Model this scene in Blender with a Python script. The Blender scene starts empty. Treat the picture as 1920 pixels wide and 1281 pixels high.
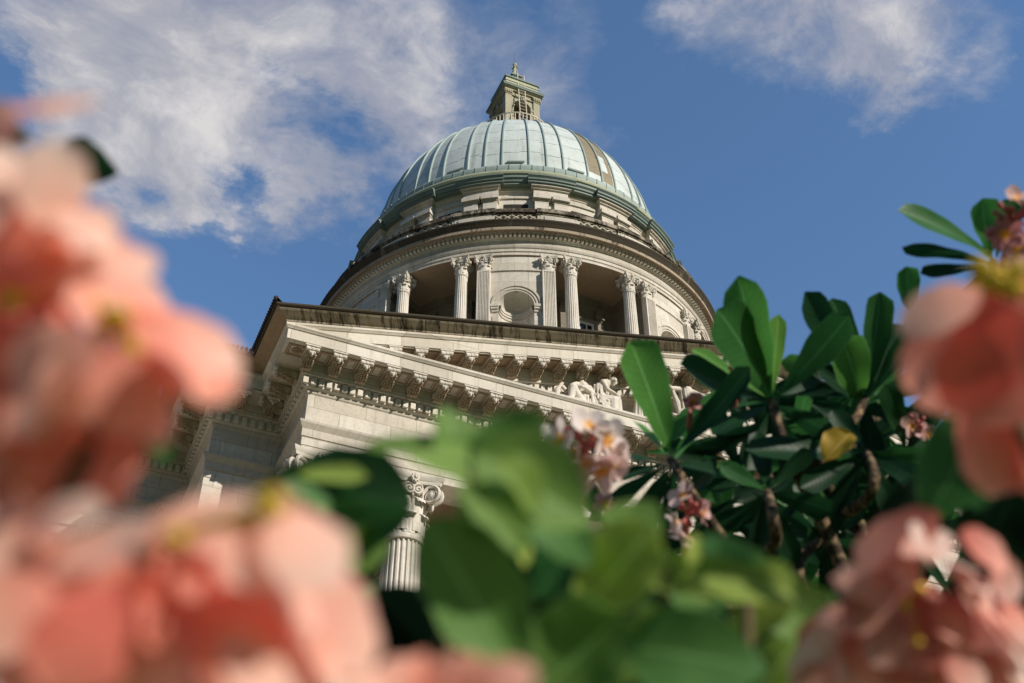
import bpy, bmesh, math, random
from math import sin, cos, tan, atan2, pi, radians, hypot, sqrt
from mathutils import Vector, Matrix

random.seed(7)
S = bpy.context.scene
COL = S.collection
EYE = 1.6
FPX, PITCH, YAW = 2150.0, radians(38.3), radians(24.1)
VH = Vector((sin(YAW), cos(YAW), 0)); RT = Vector((cos(YAW), -sin(YAW), 0)); UPV = Vector((0, 0, 1))
FW = VH * cos(PITCH) + UPV * sin(PITCH); UU = -VH * sin(PITCH) + UPV * cos(PITCH)
CAM = Vector((0, 0, EYE))

def ray(u, v): return FW + RT * ((u - 960) / FPX) + UU * ((640.5 - v) / FPX)
def at(u, v, d): return CAM + ray(u, v) * d                    # a point at depth d
def on_y(u, v, y): r = ray(u, v); return CAM + r * (y / r.y)

# ------------------------------------------------------------------ scene graph helpers
ORG = {}
def props(o, label=None, cat=None, group=None, kind=None):
    if label: o['label'] = label
    if cat: o['category'] = cat
    if group: o['group'] = group
    if kind: o['kind'] = kind
    return o
def thing(name, label, cat, loc, group=None):
    o = bpy.data.objects.new(name, None); COL.objects.link(o); o.location = loc
    o.empty_display_size = 0.3
    ORG[o.name] = Vector(loc)
    return props(o, label, cat, group)
def link(name, me, parent=None, origin=(0, 0, 0)):
    o = bpy.data.objects.new(name, me); COL.objects.link(o)
    w = Vector(origin); ORG[o.name] = w
    if parent is not None:
        o.parent = parent; o.location = w - ORG[parent.name]
    else:
        o.location = w
    return o
def copy_of(src, parent, origin, rotz=0.0, scale=None):
    o = src.copy(); COL.objects.link(o); w = Vector(origin); ORG[o.name] = w
    o.parent = parent; o.location = w - (ORG[parent.name] if parent else Vector())
    o.rotation_euler = (0, 0, rotz)
    if scale: o.scale = scale
    return o

class MB:
    def __init__(s): s.v = []; s.f = []; s.m = []; s.a = []; s.attr = False
    def add(s, vs, fs, m=0, at_=None):
        b = len(s.v); s.v += [tuple(p) for p in vs]
        s.a += (at_ if at_ else [(0, 0, 0)] * len(vs))
        if at_: s.attr = True
        for f in fs: s.f.append(tuple(b + i for i in f)); s.m.append(m)
        return s
    def box(s, x0, x1, y0, y1, z0, z1, m=0, fn=None):
        P = [(x0, y0, z0), (x1, y0, z0), (x1, y1, z0), (x0, y1, z0), (x0, y0, z1), (x1, y0, z1), (x1, y1, z1), (x0, y1, z1)]
        if fn: P = [fn(p) for p in P]
        return s.add(P, [(3, 2, 1, 0), (4, 5, 6, 7), (0, 1, 5, 4), (1, 2, 6, 5), (2, 3, 7, 6), (3, 0, 4, 7)], m)
    def grid(s, P, cu=False, cv=False, m=0, at_=None, mf=None):
        nu, nv = len(P), len(P[0]); fs = []; ms = []
        for i in range(nu if cu else nu - 1):
            for j in range(nv if cv else nv - 1):
                i2, j2 = (i + 1) % nu, (j + 1) % nv
                fs.append((i * nv + j, i2 * nv + j, i2 * nv + j2, i * nv + j2))
                ms.append(mf(i, j) if mf else m)
        b = len(s.v); s.v += [tuple(p) for r in P for p in r]
        if at_: s.attr = True; s.a += [q for r in at_ for q in r]
        else: s.a += [(0, 0, 0)] * (nu * nv)
        for f, mm in zip(fs, ms): s.f.append(tuple(b + i for i in f)); s.m.append(mm)
        return s
    def lathe(s, prof, c=(0, 0), a0=0.0, a1=2 * pi, n=64, m=0, mf=None):
        full = abs(a1 - a0 - 2 * pi) < 1e-6
        k = n if full else n + 1
        P = [[(c[0] + r * sin(a0 + (a1 - a0) * i / n), c[1] - r * cos(a0 + (a1 - a0) * i / n), z) for r, z in prof] for i in range(k)]
        return s.grid(P, cu=full, m=m, mf=mf)       # angle 0 faces -Y, grows towards +X
    def arcbox(s, c, r0, r1, a0, a1, z0, z1, n=4, m=0):
        P = []
        for i in range(n + 1):
            a = a0 + (a1 - a0) * i / n; sa, ca = sin(a), cos(a)
            P.append([(c[0] + r * sa, c[1] - r * ca, z) for r, z in ((r0, z0), (r1, z0), (r1, z1), (r0, z1))])
        s.grid(P, cv=True, m=m); b = len(s.v)
        s.add(P[0], [(0, 1, 2, 3)], m); s.add(P[-1], [(3, 2, 1, 0)], m)
        return s
    def tube(s, pts, rad, n=7, m=0, cap=True):
        pts = [Vector(p) for p in pts]; R = rad if isinstance(rad, (list, tuple)) else [rad] * len(pts)
        rows = []; prev = None
        for i, p in enumerate(pts):
            t = (pts[min(i + 1, len(pts) - 1)] - pts[max(i - 1, 0)])
            t = t.normalized() if t.length > 1e-9 else Vector((0, 0, 1))
            if prev is None:
                x = t.orthogonal().normalized()
            else:
                x = prev - t * prev.dot(t); x = x.normalized() if x.length > 1e-6 else t.orthogonal().normalized()
            prev = x; y = t.cross(x)
            rows.append([p + (x * cos(2 * pi * k / n) + y * sin(2 * pi * k / n)) * R[i] for k in range(n)])
        s.grid(rows, cv=True, m=m)
        if cap:
            s.add(rows[0], [tuple(range(n - 1, -1, -1))], m); s.add(rows[-1], [tuple(range(n))], m)
        return s
    def ball(s, c, r, n=8, k=6, m=0, rot=None):
        r = r if isinstance(r, (list, tuple)) else (r, r, r); c = Vector(c); P = []
        for i in range(k + 1):
            ph = -pi / 2 + pi * i / k
            row = []
            for j in range(n):
                q = Vector((r[0] * cos(ph) * cos(2 * pi * j / n), r[1] * cos(ph) * sin(2 * pi * j / n), r[2] * sin(ph)))
                row.append(c + (rot @ q if rot else q))
            P.append(row)
        return s.grid(P, cv=True, m=m)
    def sweep(s, path, prof, m=0, fn=None, mf=None, caps=False):
        # path: list of (x, y, mx, my): outward mitre vector per path vertex; prof: (o, z)
        P = []
        for (x, y, mx, my) in path:
            row = []
            for o, z in prof:
                q = (x + mx * o, y + my * o, z); row.append(fn(q) if fn else q)
            P.append(row)
        s.grid(P, m=m, mf=mf)
        if caps:
            n = len(prof)
            s.add(P[0], [tuple(range(n))], m); s.add(P[-1], [tuple(range(n - 1, -1, -1))], m)
        return s
    def build(s, name, mats, parent=None, origin=(0, 0, 0), smooth=30.0, dz=0.0, local=False):
        o0 = Vector(origin); off = Vector((0, 0, 0)) if local else o0
        me = bpy.data.meshes.new(name)
        me.from_pydata([(x - off.x, y - off.y, z + dz - off.z) for x, y, z in s.v], [], s.f)
        mats = mats if isinstance(mats, (list, tuple)) else [mats]
        for mt in mats: me.materials.append(mt)
        me.polygons.foreach_set('material_index', s.m)
        if s.attr:
            at_ = me.attributes.new('lc', 'FLOAT_VECTOR', 'POINT')
            at_.data.foreach_set('vector', [c for q in s.a for c in q])
        me.update()
        bm = bmesh.new(); bm.from_mesh(me)
        bmesh.ops.recalc_face_normals(bm, faces=bm.faces); bm.to_mesh(me); bm.free()
        if smooth:
            me.polygons.foreach_set('use_smooth', [True] * len(me.polygons))
            me.set_sharp_from_angle(angle=radians(smooth))
        return link(name, me, parent, o0)

# ------------------------------------------------------------------ materials
def new_mat(name):
    m = bpy.data.materials.new(name); m.use_nodes = True
    nt = m.node_tree; nt.nodes.clear(); return m, nt
class NT:
    def __init__(s, nt): s.nt = nt
    def n(s, t, **k):
        nd = s.nt.nodes.new(t)
        for a, b in k.items(): setattr(nd, a, b)
        return nd
    def set(s, nd, **k):
        for a, b in k.items(): nd.inputs[a.replace('_', ' ')].default_value = b
        return nd
    def l(s, a, b): s.nt.links.new(a, b)
    def math(s, op, a, b=None, c=None, clamp=False):
        nd = s.n('ShaderNodeMath', operation=op, use_clamp=clamp)
        for i, x in enumerate((a, b, c)):
            if x is None: continue
            if isinstance(x, (int, float)): nd.inputs[i].default_value = x
            else: s.l(x, nd.inputs[i])
        return nd.outputs[0]
    def mix(s, fac, a, b, mode='MIX'):
        nd = s.n('ShaderNodeMix', data_type='RGBA', blend_type=mode, clamp_factor=True)
        for i, x in ((0, fac), (6, a), (7, b)):
            if isinstance(x, (int, float)): nd.inputs[i].default_value = x
            elif isinstance(x, (tuple, list)): nd.inputs[i].default_value = (*x[:3], 1)
            else: s.l(x, nd.inputs[i])
        return nd.outputs[2]
    def ramp(s, x, stops, interp='LINEAR'):
        nd = s.n('ShaderNodeValToRGB'); cr = nd.color_ramp; cr.interpolation = interp
        while len(cr.elements) < len(stops): cr.elements.new(0.5)
        for e, (p, c) in zip(cr.elements, stops):
            e.position = p; e.color = (*c, 1) if isinstance(c, (tuple, list)) else (c, c, c, 1)
        s.l(x, nd.inputs[0]); return nd.outputs[0]
    def noise(s, vec, scale, detail=4, rough=0.55, dist=0.0):
        nd = s.n('ShaderNodeTexNoise'); nd.inputs['Scale'].default_value = scale
        nd.inputs['Detail'].default_value = detail; nd.inputs['Roughness'].default_value = rough
        nd.inputs['Distortion'].default_value = dist
        if vec is not None: s.l(vec, nd.inputs['Vector'])
        return nd.outputs['Fac']
    def xyz(s, vec):
        nd = s.n('ShaderNodeSeparateXYZ'); s.l(vec, nd.inputs[0]); return nd.outputs
    def comb(s, x, y, z):
        nd = s.n('ShaderNodeCombineXYZ')
        for i, q in enumerate((x, y, z)):
            if isinstance(q, (int, float)): nd.inputs[i].default_value = q
            else: s.l(q, nd.inputs[i])
        return nd.outputs[0]
    def out(s, sh):
        o = s.n('ShaderNodeOutputMaterial'); s.l(sh, o.inputs[0])
    def bsdf(s, color, rough=0.8, spec=0.3, bump=None, bstr=0.3, bdist=0.02):
        b = s.n('ShaderNodeBsdfPrincipled')
        if isinstance(color, (tuple, list)): b.inputs['Base Color'].default_value = (*color[:3], 1)
        else: s.l(color, b.inputs['Base Color'])
        if isinstance(rough, (int, float)): b.inputs['Roughness'].default_value = rough
        else: s.l(rough, b.inputs['Roughness'])
        b.inputs['Specular IOR Level'].default_value = spec
        if bump is not None:
            bp = s.n('ShaderNodeBump'); bp.inputs['Strength'].default_value = bstr; bp.inputs['Distance'].default_value = bdist
            s.l(bump, bp.inputs['Height']); s.l(bp.outputs[0], b.inputs['Normal'])
        return b.outputs[0]
    def pos(s): return s.n('ShaderNodeNewGeometry').outputs['Position']

DOME_C = (17.71, 39.18)
def wall_coords(k, cyl, r=9.0):
    x, y, z = k.xyz(k.pos())
    if cyl:
        a = k.math('ARCTAN2', k.math('SUBTRACT', x, DOME_C[0]), k.math('SUBTRACT', DOME_C[1], y))
        return k.math('MULTIPLY', a, r), z
    return k.math('ADD', x, y), z

def stone_mat(name, base=(0.66, 0.605, 0.52), blocks=True, cyl=False, bw=1.35, bh=0.46, dirt=0.35, streak=0.25, offz=0.0):
    m, nt = new_mat(name); k = NT(nt); s, z = wall_coords(k, cyl)
    p = k.pos()
    n1 = k.noise(p, 0.7, 5, 0.6); n2 = k.noise(p, 9.0, 6, 0.65); n3 = k.noise(p, 60.0, 3, 0.6)
    dark = tuple(c * f for c, f in zip(base, (0.60, 0.56, 0.50)))
    lite = tuple(min(c * f, 0.8) for c, f in zip(base, (1.12, 1.12, 1.13)))
    col = k.mix(k.ramp(n1, [(0.3, 0.0), (0.72, 1.0)]), tuple(c * 0.90 for c in base), lite)
    col = k.mix(k.math('MULTIPLY', k.ramp(n2, [(0.45, 0.0), (0.75, 1.0)]), dirt), col, dark)
    # rain streaks
    sv = k.comb(k.math('MULTIPLY', s, 5.0), k.math('MULTIPLY', z, 0.35), 0.0)
    ns = k.noise(sv, 1.0, 5, 0.6)
    col = k.mix(k.math('MULTIPLY', k.ramp(ns, [(0.55, 0.0), (0.75, 1.0)]), streak), col, (0.13, 0.11, 0.085))
    bump = n3
    if blocks:
        br = k.n('ShaderNodeTexBrick'); br.offset = 0.5
        k.l(k.comb(s, k.math('ADD', z, offz), 0.0), br.inputs['Vector'])
        br.inputs['Scale'].default_value = 1.0; br.inputs['Mortar Size'].default_value = 0.010
        br.inputs['Mortar Smooth'].default_value = 0.4
        br.inputs['Brick Width'].default_value = bw; br.inputs['Row Height'].default_value = bh
        br.inputs['Color1'].default_value = (1, 1, 1, 1); br.inputs['Color2'].default_value = (0.77, 0.75, 0.715, 1)
        br.inputs['Mortar'].default_value = (0.50, 0.47, 0.43, 1)
        col = k.mix(0.9, col, br.outputs['Color'], 'MULTIPLY')
    k.out(k.bsdf(col, 0.85, 0.25, bump, 0.25, 0.01)); return m

def weather_mat(name, cyl=False, amount=0.5, freq=5.0, zf=0.5, light=(0.40, 0.35, 0.275), tex_off=0.0, lean=0.0):
    m, nt = new_mat(name); k = NT(nt); s, z = wall_coords(k, cyl)
    if lean:
        px_, py_, pz_ = k.xyz(k.pos()); s = px_; z = k.math('MULTIPLY', py_, -1.0)
    s2 = k.math('ADD', s, k.math('MULTIPLY', z, lean))
    wob = k.noise(k.pos(), 2.2, 3, 0.5)
    sv = k.comb(k.math('ADD', k.math('MULTIPLY', s2, freq), k.math('MULTIPLY', wob, 1.6)), k.math('MULTIPLY', z, zf), tex_off)
    ns = k.noise(sv, 1.0, 8, 0.72, 0.35)
    sv2 = k.comb(k.math('ADD', k.math('MULTIPLY', s2, freq * 3.1), k.math('MULTIPLY', wob, 3.0)), k.math('MULTIPLY', z, zf * 1.6), tex_off + 3.0)
    ns2 = k.noise(sv2, 1.0, 6, 0.7, 0.2)
    n1 = k.noise(k.pos(), 0.9, 5, 0.6); n2 = k.noise(k.pos(), 22.0, 4, 0.6)
    f = k.math('ADD', k.math('ADD', k.math('MULTIPLY', ns, 0.50), k.math('MULTIPLY', ns2, 0.30)), k.math('MULTIPLY', n1, 0.32))
    f = k.ramp(f, [(amount - 0.035, 1.0), (amount + 0.005, 0.55), (amount + 0.045, 0.04)])
    col = k.mix(f, light, (0.050, 0.040, 0.028))
    col = k.mix(k.math('MULTIPLY', n2, 0.35), col, (0.12, 0.10, 0.07))
    k.out(k.bsdf(col, 0.9, 0.2, n2, 0.4, 0.02)); return m

STONE = stone_mat('pale_ashlar_stone', dirt=0.45, streak=0.36)
STONE_PL = stone_mat('carved_pale_stone', blocks=False, dirt=0.45, streak=0.25)
STONE_WH = stone_mat('washed_fascia_stone', base=(0.70, 0.645, 0.555), blocks=True, bw=1.43, bh=3.0, dirt=0.3, streak=0.42, offz=0.6)
STONE_CY = stone_mat('drum_ashlar_stone', base=(0.66, 0.61, 0.525), cyl=True, bw=1.1, bh=0.5, dirt=0.45, streak=0.36)
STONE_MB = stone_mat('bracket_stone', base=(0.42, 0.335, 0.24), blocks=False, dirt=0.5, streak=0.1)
STONE_GA = stone_mat('shaded_gallery_stone', base=(0.27, 0.235, 0.185), cyl=True, bw=1.1, bh=0.5, dirt=0.4, streak=0.3)  # darker copy of the drum stone; gallery shade put into the colour
STONE_SH = stone_mat('shaded_brown_stone', base=(0.34, 0.245, 0.16), blocks=False, dirt=0.5, streak=0.1)  # browner stone copy: soffit shade, bounce light and grime put into the colour
STONE_LN = stone_mat('lantern_stone', base=(0.38, 0.355, 0.255), blocks=False, dirt=0.6, streak=0.2)
WEATHER = weather_mat('blackened_gutter_stone', False, 0.53, 4.6, 0.55, light=(0.44, 0.37, 0.275), lean=0.5)
WEATHER_BEAD = weather_mat('blackened_coping_stone', False, 0.70, 2.0, 2.0, light=(0.17, 0.135, 0.09))
WEATHER_CY = weather_mat('blackened_ring_stone', True, 0.64, 2.4, 0.5, light=(0.20, 0.16, 0.115))
WEATHER_COR = weather_mat('stained_corona_stone', True, 0.49, 2.6, 0.6, light=(0.42, 0.35, 0.26))
WEATHER_RAIL = weather_mat('stained_rail_stone', True, 0.56, 2.2, 0.8)

def copper_mat(name, base, seam=True, dark=(0.10, 0.16, 0.14), stain=0.3):
    m, nt = new_mat(name); k = NT(nt); s, z = wall_coords(k, True, 7.0); p = k.pos()
    n1 = k.noise(p, 0.9, 5, 0.6); n2 = k.noise(p, 7.0, 6, 0.7)
    sv = k.comb(k.math('MULTIPLY', s, 3.0), k.math('MULTIPLY', z, 0.25), 0.0); ns = k.noise(sv, 1.0, 5, 0.65)
    col = k.mix(k.ramp(n1, [(0.3, 0.0), (0.7, 1.0)]), tuple(c * 0.86 for c in base), tuple(min(.9, c * 1.1) for c in base))
    col = k.mix(k.math('MULTIPLY', k.ramp(n2, [(0.5, 0.0), (0.8, 1.0)]), stain), col, tuple(c * 0.6 for c in base))
    col = k.mix(k.math('MULTIPLY', k.ramp(ns, [(0.56, 0.0), (0.78, 1.0)]), stain * 1.4), col, dark)
    if seam:
        # horizontal sheet seams, each gore shifted against its neighbour
        g = k.math('FLOOR', k.math('MULTIPLY', s, 48 / (2 * pi * 7.0)))
        sh = k.math('MULTIPLY', k.math('FRACT', k.math('MULTIPLY', g, 0.618)), 0.22)
        zz = k.math('FRACT', k.math('MULTIPLY', k.math('ADD', z, sh), 0.95))
        li = k.math('MULTIPLY', k.math('LESS_THAN', zz, 0.055), k.ramp(k.noise(p, 3.0, 3), [(0.36, 0.15), (0.55, 0.8)]))
        col = k.mix(li, col, dark)
    k.out(k.bsdf(col, 0.6, 0.4, n2, 0.15, 0.02)); return m
COPPER = copper_mat('pale_verdigris_copper', (0.56, 0.61, 0.575), True, (0.14, 0.18, 0.16), 0.6)
COPPER_D = copper_mat('dark_verdigris_copper', (0.165, 0.215, 0.185), False, (0.05, 0.08, 0.07), 0.4)
COPPER_M = copper_mat('gutter_verdigris_copper', (0.31, 0.38, 0.345), False, (0.08, 0.11, 0.09), 0.4)
COPPER_Y = copper_mat('ochre_green_copper', (0.40, 0.41, 0.27), False, (0.10, 0.11, 0.07), 0.4)
COPPER_R = copper_mat('rib_verdigris_copper', (0.32, 0.39, 0.36), False, (0.06, 0.09, 0.08), 0.4)
COPPER_B = copper_mat('brown_bare_copper', (0.24, 0.19, 0.105), True, (0.09, 0.075, 0.05), 0.7)

def plain_mat(name, c, rough=0.6, var=0.2, scale=6.0, spec=0.3):
    m, nt = new_mat(name); k = NT(nt); n = k.noise(k.pos(), scale, 5, 0.6)
    col = k.mix(n, tuple(x * (1 - var) for x in c), tuple(min(1, x * (1 + var)) for x in c))
    k.out(k.bsdf(col, rough, spec, n, 0.1, 0.01)); return m
PAINT_W = plain_mat('white_window_paint', (0.72, 0.72, 0.70), 0.5, 0.06)
PAINT_C = plain_mat('cream_rail_paint', (0.66, 0.58, 0.47), 0.5, 0.1)
TILE = plain_mat('dark_red_roof_tile', (0.05, 0.033, 0.028), 0.8, 0.4)
ROOF = plain_mat('grey_roof_felt', (0.16, 0.15, 0.14), 0.9, 0.3)
STEEL = plain_mat('grey_rod_metal', (0.2, 0.2, 0.2), 0.4, 0.1)
m_, nt_ = new_mat('dark_window_glass'); k_ = NT(nt_)
k_.out(k_.bsdf((0.012, 0.015, 0.018), 0.08, 0.5)); GLASS = m_
VOID = plain_mat('opening_shade', (0.035, 0.030, 0.022), 0.9, 0.3)  # flat dark colour painted for the shade inside the attic openings

# ================================================================== THE COURTHOUSE
X0 = 17.7                      # symmetry axis
FX, FY = 4.86, 23.31           # frieze corner of the portico
HALF = X0 - FX
XR = X0 + HALF
SL = 0.2266                    # slope of the raking cornice
house = thing('courthouse', 'pale stone domed courthouse with a columned portico rising beyond the blurred flowers', 'building', (X0, 30.0, 0.0))
H = dict(dz=EYE)
def B(mb, name, mats, parent=house, origin=None, smooth=30.0):
    o = origin if origin is not None else ORG[parent.name]
    return mb.build(name, mats, parent, o, smooth, dz=EYE)

ZB, ZG = 2.4, -EYE             # podium top, ground (relative to the eye)
W2Y, W3Y = 25.74, 28.80        # wall planes of the two set-back blocks
W2X = 3.02                     # left end of the intermediate block
WXL = -26.0                    # far left end of the wing

# ---- walls
w = MB()
def both(fn):
    for mir in (0, 1):
        fn((lambda x: x) if not mir else (lambda x: 2 * X0 - x))
def bx(w, x0, x1, y0, y1, z0, z1, m=0):
    w.box(min(x0, x1), max(x0, x1), y0, y1, z0, z1, m)
def mk(f):
    bx(w, f(W2X + 0.006), f(FX + 0.9), W2Y + 0.006, 34.0, ZG, 16.73)
    bx(w, f(WXL), f(W2X + 0.004), W3Y + 0.006, 34.2, ZG, 16.73)
    # plinth and string courses of the wing
    bx(w, f(WXL), f(W2X), W3Y - 0.15, W3Y - 0.002, ZG, ZB - 0.6)
    for z0, z1, o in ((ZB - 0.6, ZB - 0.35, 0.28), (9.3, 9.55, 0.22), (9.553, 9.8, 0.12), (9.0, 9.297, 0.08)):
        bx(w, f(WXL), f(W2X), W3Y - o, W3Y - 0.003, z0, z1)
    # pilasters of the wing
    for px in (0.4, -6.2, -12.8, -19.4):
        bx(w, f(px - 1.0), f(px), W3Y - 0.25, W3Y - 0.004, ZB - 0.35, 14.9)
        bx(w, f(px - 1.12), f(px + 0.12), W3Y - 0.36, W3Y - 0.005, 14.3, 14.55)
        bx(w, f(px - 1.18), f(px + 0.18), W3Y - 0.42, W3Y - 0.006, 14.553, 14.9)
        bx(w, f(px - 1.10), f(px + 0.10), W3Y - 0.34, W3Y - 0.007, ZB - 0.348, ZB + 0.1)
both(mk)
# inner wall of the portico, its side returns and the roof slab over it
w.box(FX + 0.9, XR - 0.9, 28.0, 33.9, ZG, 16.70)
w.box(W2X + 1, 2 * X0 - W2X - 1, 34.3, 56.0, ZG, 20.0)
for i, cx in enumerate((7.6, 13.95, 21.45, 27.7)):
    w.box(cx - 0.5, cx + 0.5, 27.75, 27.997, ZB, 14.98)
B(w, 'wall', STONE)
pod = MB()
pod.box(FX - 0.35, XR + 0.35, FY - 0.35, 27.99, ZG, ZB - 0.55)
pod.box(FX - 0.55, XR + 0.55, FY - 0.55, 27.985, ZB - 0.55, ZB - 0.3)
pod.box(FX - 0.4, XR + 0.4, FY - 0.4, 27.98, ZB - 0.3, ZB)
B(pod, 'podium', STONE)
for i in range(9):
    pass
st = MB()
for i in range(10):
    st.box(X0 - 8.5, X0 + 8.5, FY - 0.56 - 0.36 * (10 - i), FY - 0.56 - 0.36 * (9 - i) - 0.002, ZG, ZG + 0.345 * (i + 1))
B(st, 'steps', STONE_PL)

# ---- wing windows (part > frame, pane)
def window_at(cx, y, z0, z1, hw, hood=True):
    m = MB()
    m.box(cx - hw - 0.25, cx - hw, y - 0.12, y - 0.004, z0, z1)
    m.box(cx + hw, cx + hw + 0.25, y - 0.12, y - 0.004, z0, z1)
    m.box(cx - hw - 0.25, cx + hw + 0.25, y - 0.12, y - 0.004, z1, z1 + 0.28)
    m.box(cx - hw - 0.35, cx + hw + 0.35, y - 0.25, y - 0.005, z0 - 0.22, z0)
    if hood:
        m.box(cx - hw - 0.4, cx + hw + 0.4, y - 0.38, y - 0.006, z1 + 0.5, z1 + 0.68)
        m.box(cx - hw - 0.3, cx + hw + 0.3, y - 0.2, y - 0.007, z1 + 0.283, z1 + 0.497)
    o = B(m, 'window', STONE_PL)
    g = MB(); g.box(cx - hw, cx + hw, y - 0.03, y - 0.008, z0, z1)
    B(g, 'pane', GLASS, o)
    b = MB()
    b.box(cx - 0.03, cx + 0.03, y - 0.06, y - 0.032, z0, z1)
    for q in (0.33, 0.66): b.box(cx - hw, cx + hw, y - 0.06, y - 0.033, z0 + (z1 - z0) * q - 0.025, z0 + (z1 - z0) * q + 0.025)
    B(b, 'frame', PAINT_W, o)
for wx in (-3.4, -10.0, -16.6):
    window_at(wx, W3Y, 4.2, 7.2, 0.75); window_at(wx, W3Y, 10.6, 12.8, 0.7)

# ---- entablature
ENT = [(-0.9, 15.0), (0.0, 15.0), (0.0, 15.20), (0.02, 15.21), (0.02, 15.44), (0.045, 15.45), (0.045, 15.66),
       (0.07, 15.70), (0.13, 15.80), (0.14, 15.86), (0.0, 15.87), (0.0, 16.71), (0.03, 16.74), (0.06, 16.82), (0.13, 16.86), (0.13, 16.88),
       (0.13, 17.10), (0.26, 17.12), (0.26, 17.50), (0.90, 17.52)]
CORN = [(0.24, 17.53), (0.86, 17.53), (0.86, 17.57), (0.90, 17.57), (0.90, 17.86), (0.93, 17.87), (0.95, 17.905), (0.975, 17.93), (0.975, 17.995), (0.0, 18.02)]
path_all = [(WXL, W3Y, 0, -1), (W2X, W3Y, -1, -1), (W2X, W2Y, -1, -1), (FX, W2Y, -1, -1), (FX, FY, -1, -1)]
path_left = list(path_all)
path_right = [(2 * X0 - x, y, -mx, my) for x, y, mx, my in path_all[::-1]]
path_all = path_left + path_right
ent = MB(); ent.sweep(path_all, ENT)
entab = B(ent, 'entablature', STONE, smooth=20)
inn = MB()      # inner faces and coffered ceiling of the portico
inn.box(FX + 0.9, XR - 0.9, FY + 0.9, FY + 0.95, 15.003, 16.6)
inn.box(FX + 0.02, XR - 0.02, FY + 0.02, 27.99, 16.2, 16.3)
for i in range(1, 12):
    cx = FX + i * (2 * HALF) / 12
    inn.box(cx - 0.2, cx + 0.2, FY + 0.96, 27.98, 15.7, 16.197)
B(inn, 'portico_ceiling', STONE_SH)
# dentils
d = MB(); sp = 0.2015
def dent_line(p0, p1, nx, ny, face=0.125, out=0.215):
    L = hypot(p1[0] - p0[0], p1[1] - p0[1]); n = int(L / sp); tx, ty = (p1[0] - p0[0]) / L, (p1[1] - p0[1]) / L
    for i in range(n + 1):
        c = i * L / n
        if i == n and False: break
        for_s = (c - 0.065, c + 0.065)
        q = [(p0[0] + tx * t + nx * o, p0[1] + ty * t + ny * o) for t, o in ((for_s[0], face), (for_s[1], face), (for_s[1], out), (for_s[0], out))]
        d.add([(x, y, 16.89) for x, y in q] + [(x, y, 17.085) for x, y in q], [(3, 2, 1, 0), (0, 1, 5, 4), (1, 2, 6, 5), (2, 3, 7, 6), (3, 0, 4, 7)])
dent_line((FX - 0.15, FY), (XR + 0.15, FY), 0, -1)
for f in (lambda x: x, lambda x: 2 * X0 - x):
    s = -1 if f(0) == 0 else 1
    dent_line((f(FX), FY - 0.02), (f(FX), W2Y - 0.1), s, 0)
    dent_line((f(W2X - 0.15), W2Y), (f(FX), W2Y), 0, -1)
    dent_line((f(W2X), W2Y), (f(W2X), W3Y - 0.1), s, 0)
    dent_line((f(WXL), W3Y), (f(W2X), W3Y), 0, -1)
B(d, 'dentil_course', STONE_PL, entab)

# ---- horizontal cornice
cn = MB()
CM = lambda i, j: 1 if j == 0 else 0
cn.sweep(path_all, CORN, mf=CM)
# soffit coffers: thin raised frames between the modillions are modelled as nested steps
MSP = 0.7137
mod_x = [4.645 + k * MSP for k in range(19)]
mod_x = mod_x[:18] + [X0] + [2 * X0 - x for x in mod_x[:18]][::-1]
mod_x = [4.645 + k * (2 * (X0 - 4.645)) / 37 for k in range(38)]
def coffer(mb, x0, x1, y0, y1, z, fn=None, m=0):
    for k, (e, dz) in enumerate(((0.045, 0.035), (0.10, 0.020))):
        a, b, c, dd = x0 + e, x1 - e, y0 + e, y1 - e
        t = 0.03
        for q in ((a, b, c, c + t), (a, b, dd - t, dd), (a, a + t, c + t, dd - t), (b - t, b, c + t, dd - t)):
            mb.box(q[0], q[1], q[2], q[3], z - dz, z + 0.01, m, fn)
for a, b in zip(mod_x[:-1], mod_x[1:]):
    coffer(cn, a + 0.14, b - 0.14, FY - 0.84, FY - 0.28, 17.525, None, 1)
for f in ((lambda x: x), (lambda x: 2 * X0 - x)):
    a, b = sorted((f(FX - 0.85), f(FX - 0.27))); coffer(cn, a, b, FY - 0.84, FY - 0.28, 17.525, None, 1)
    for q in range(8):
        aa = q * pi / 4; cn.ball(((a + b) / 2 + .085 * cos(aa), FY - 0.56 + .085 * sin(aa), 17.50), (.05, .05, .03), 7, 5, 1)
    cn.ball(((a + b) / 2, FY - 0.56, 17.48), (.05, .05, .04), 7, 5, 1)
cornice = B(cn, 'cornice', [STONE_WH, STONE_SH], smooth=20)

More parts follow.
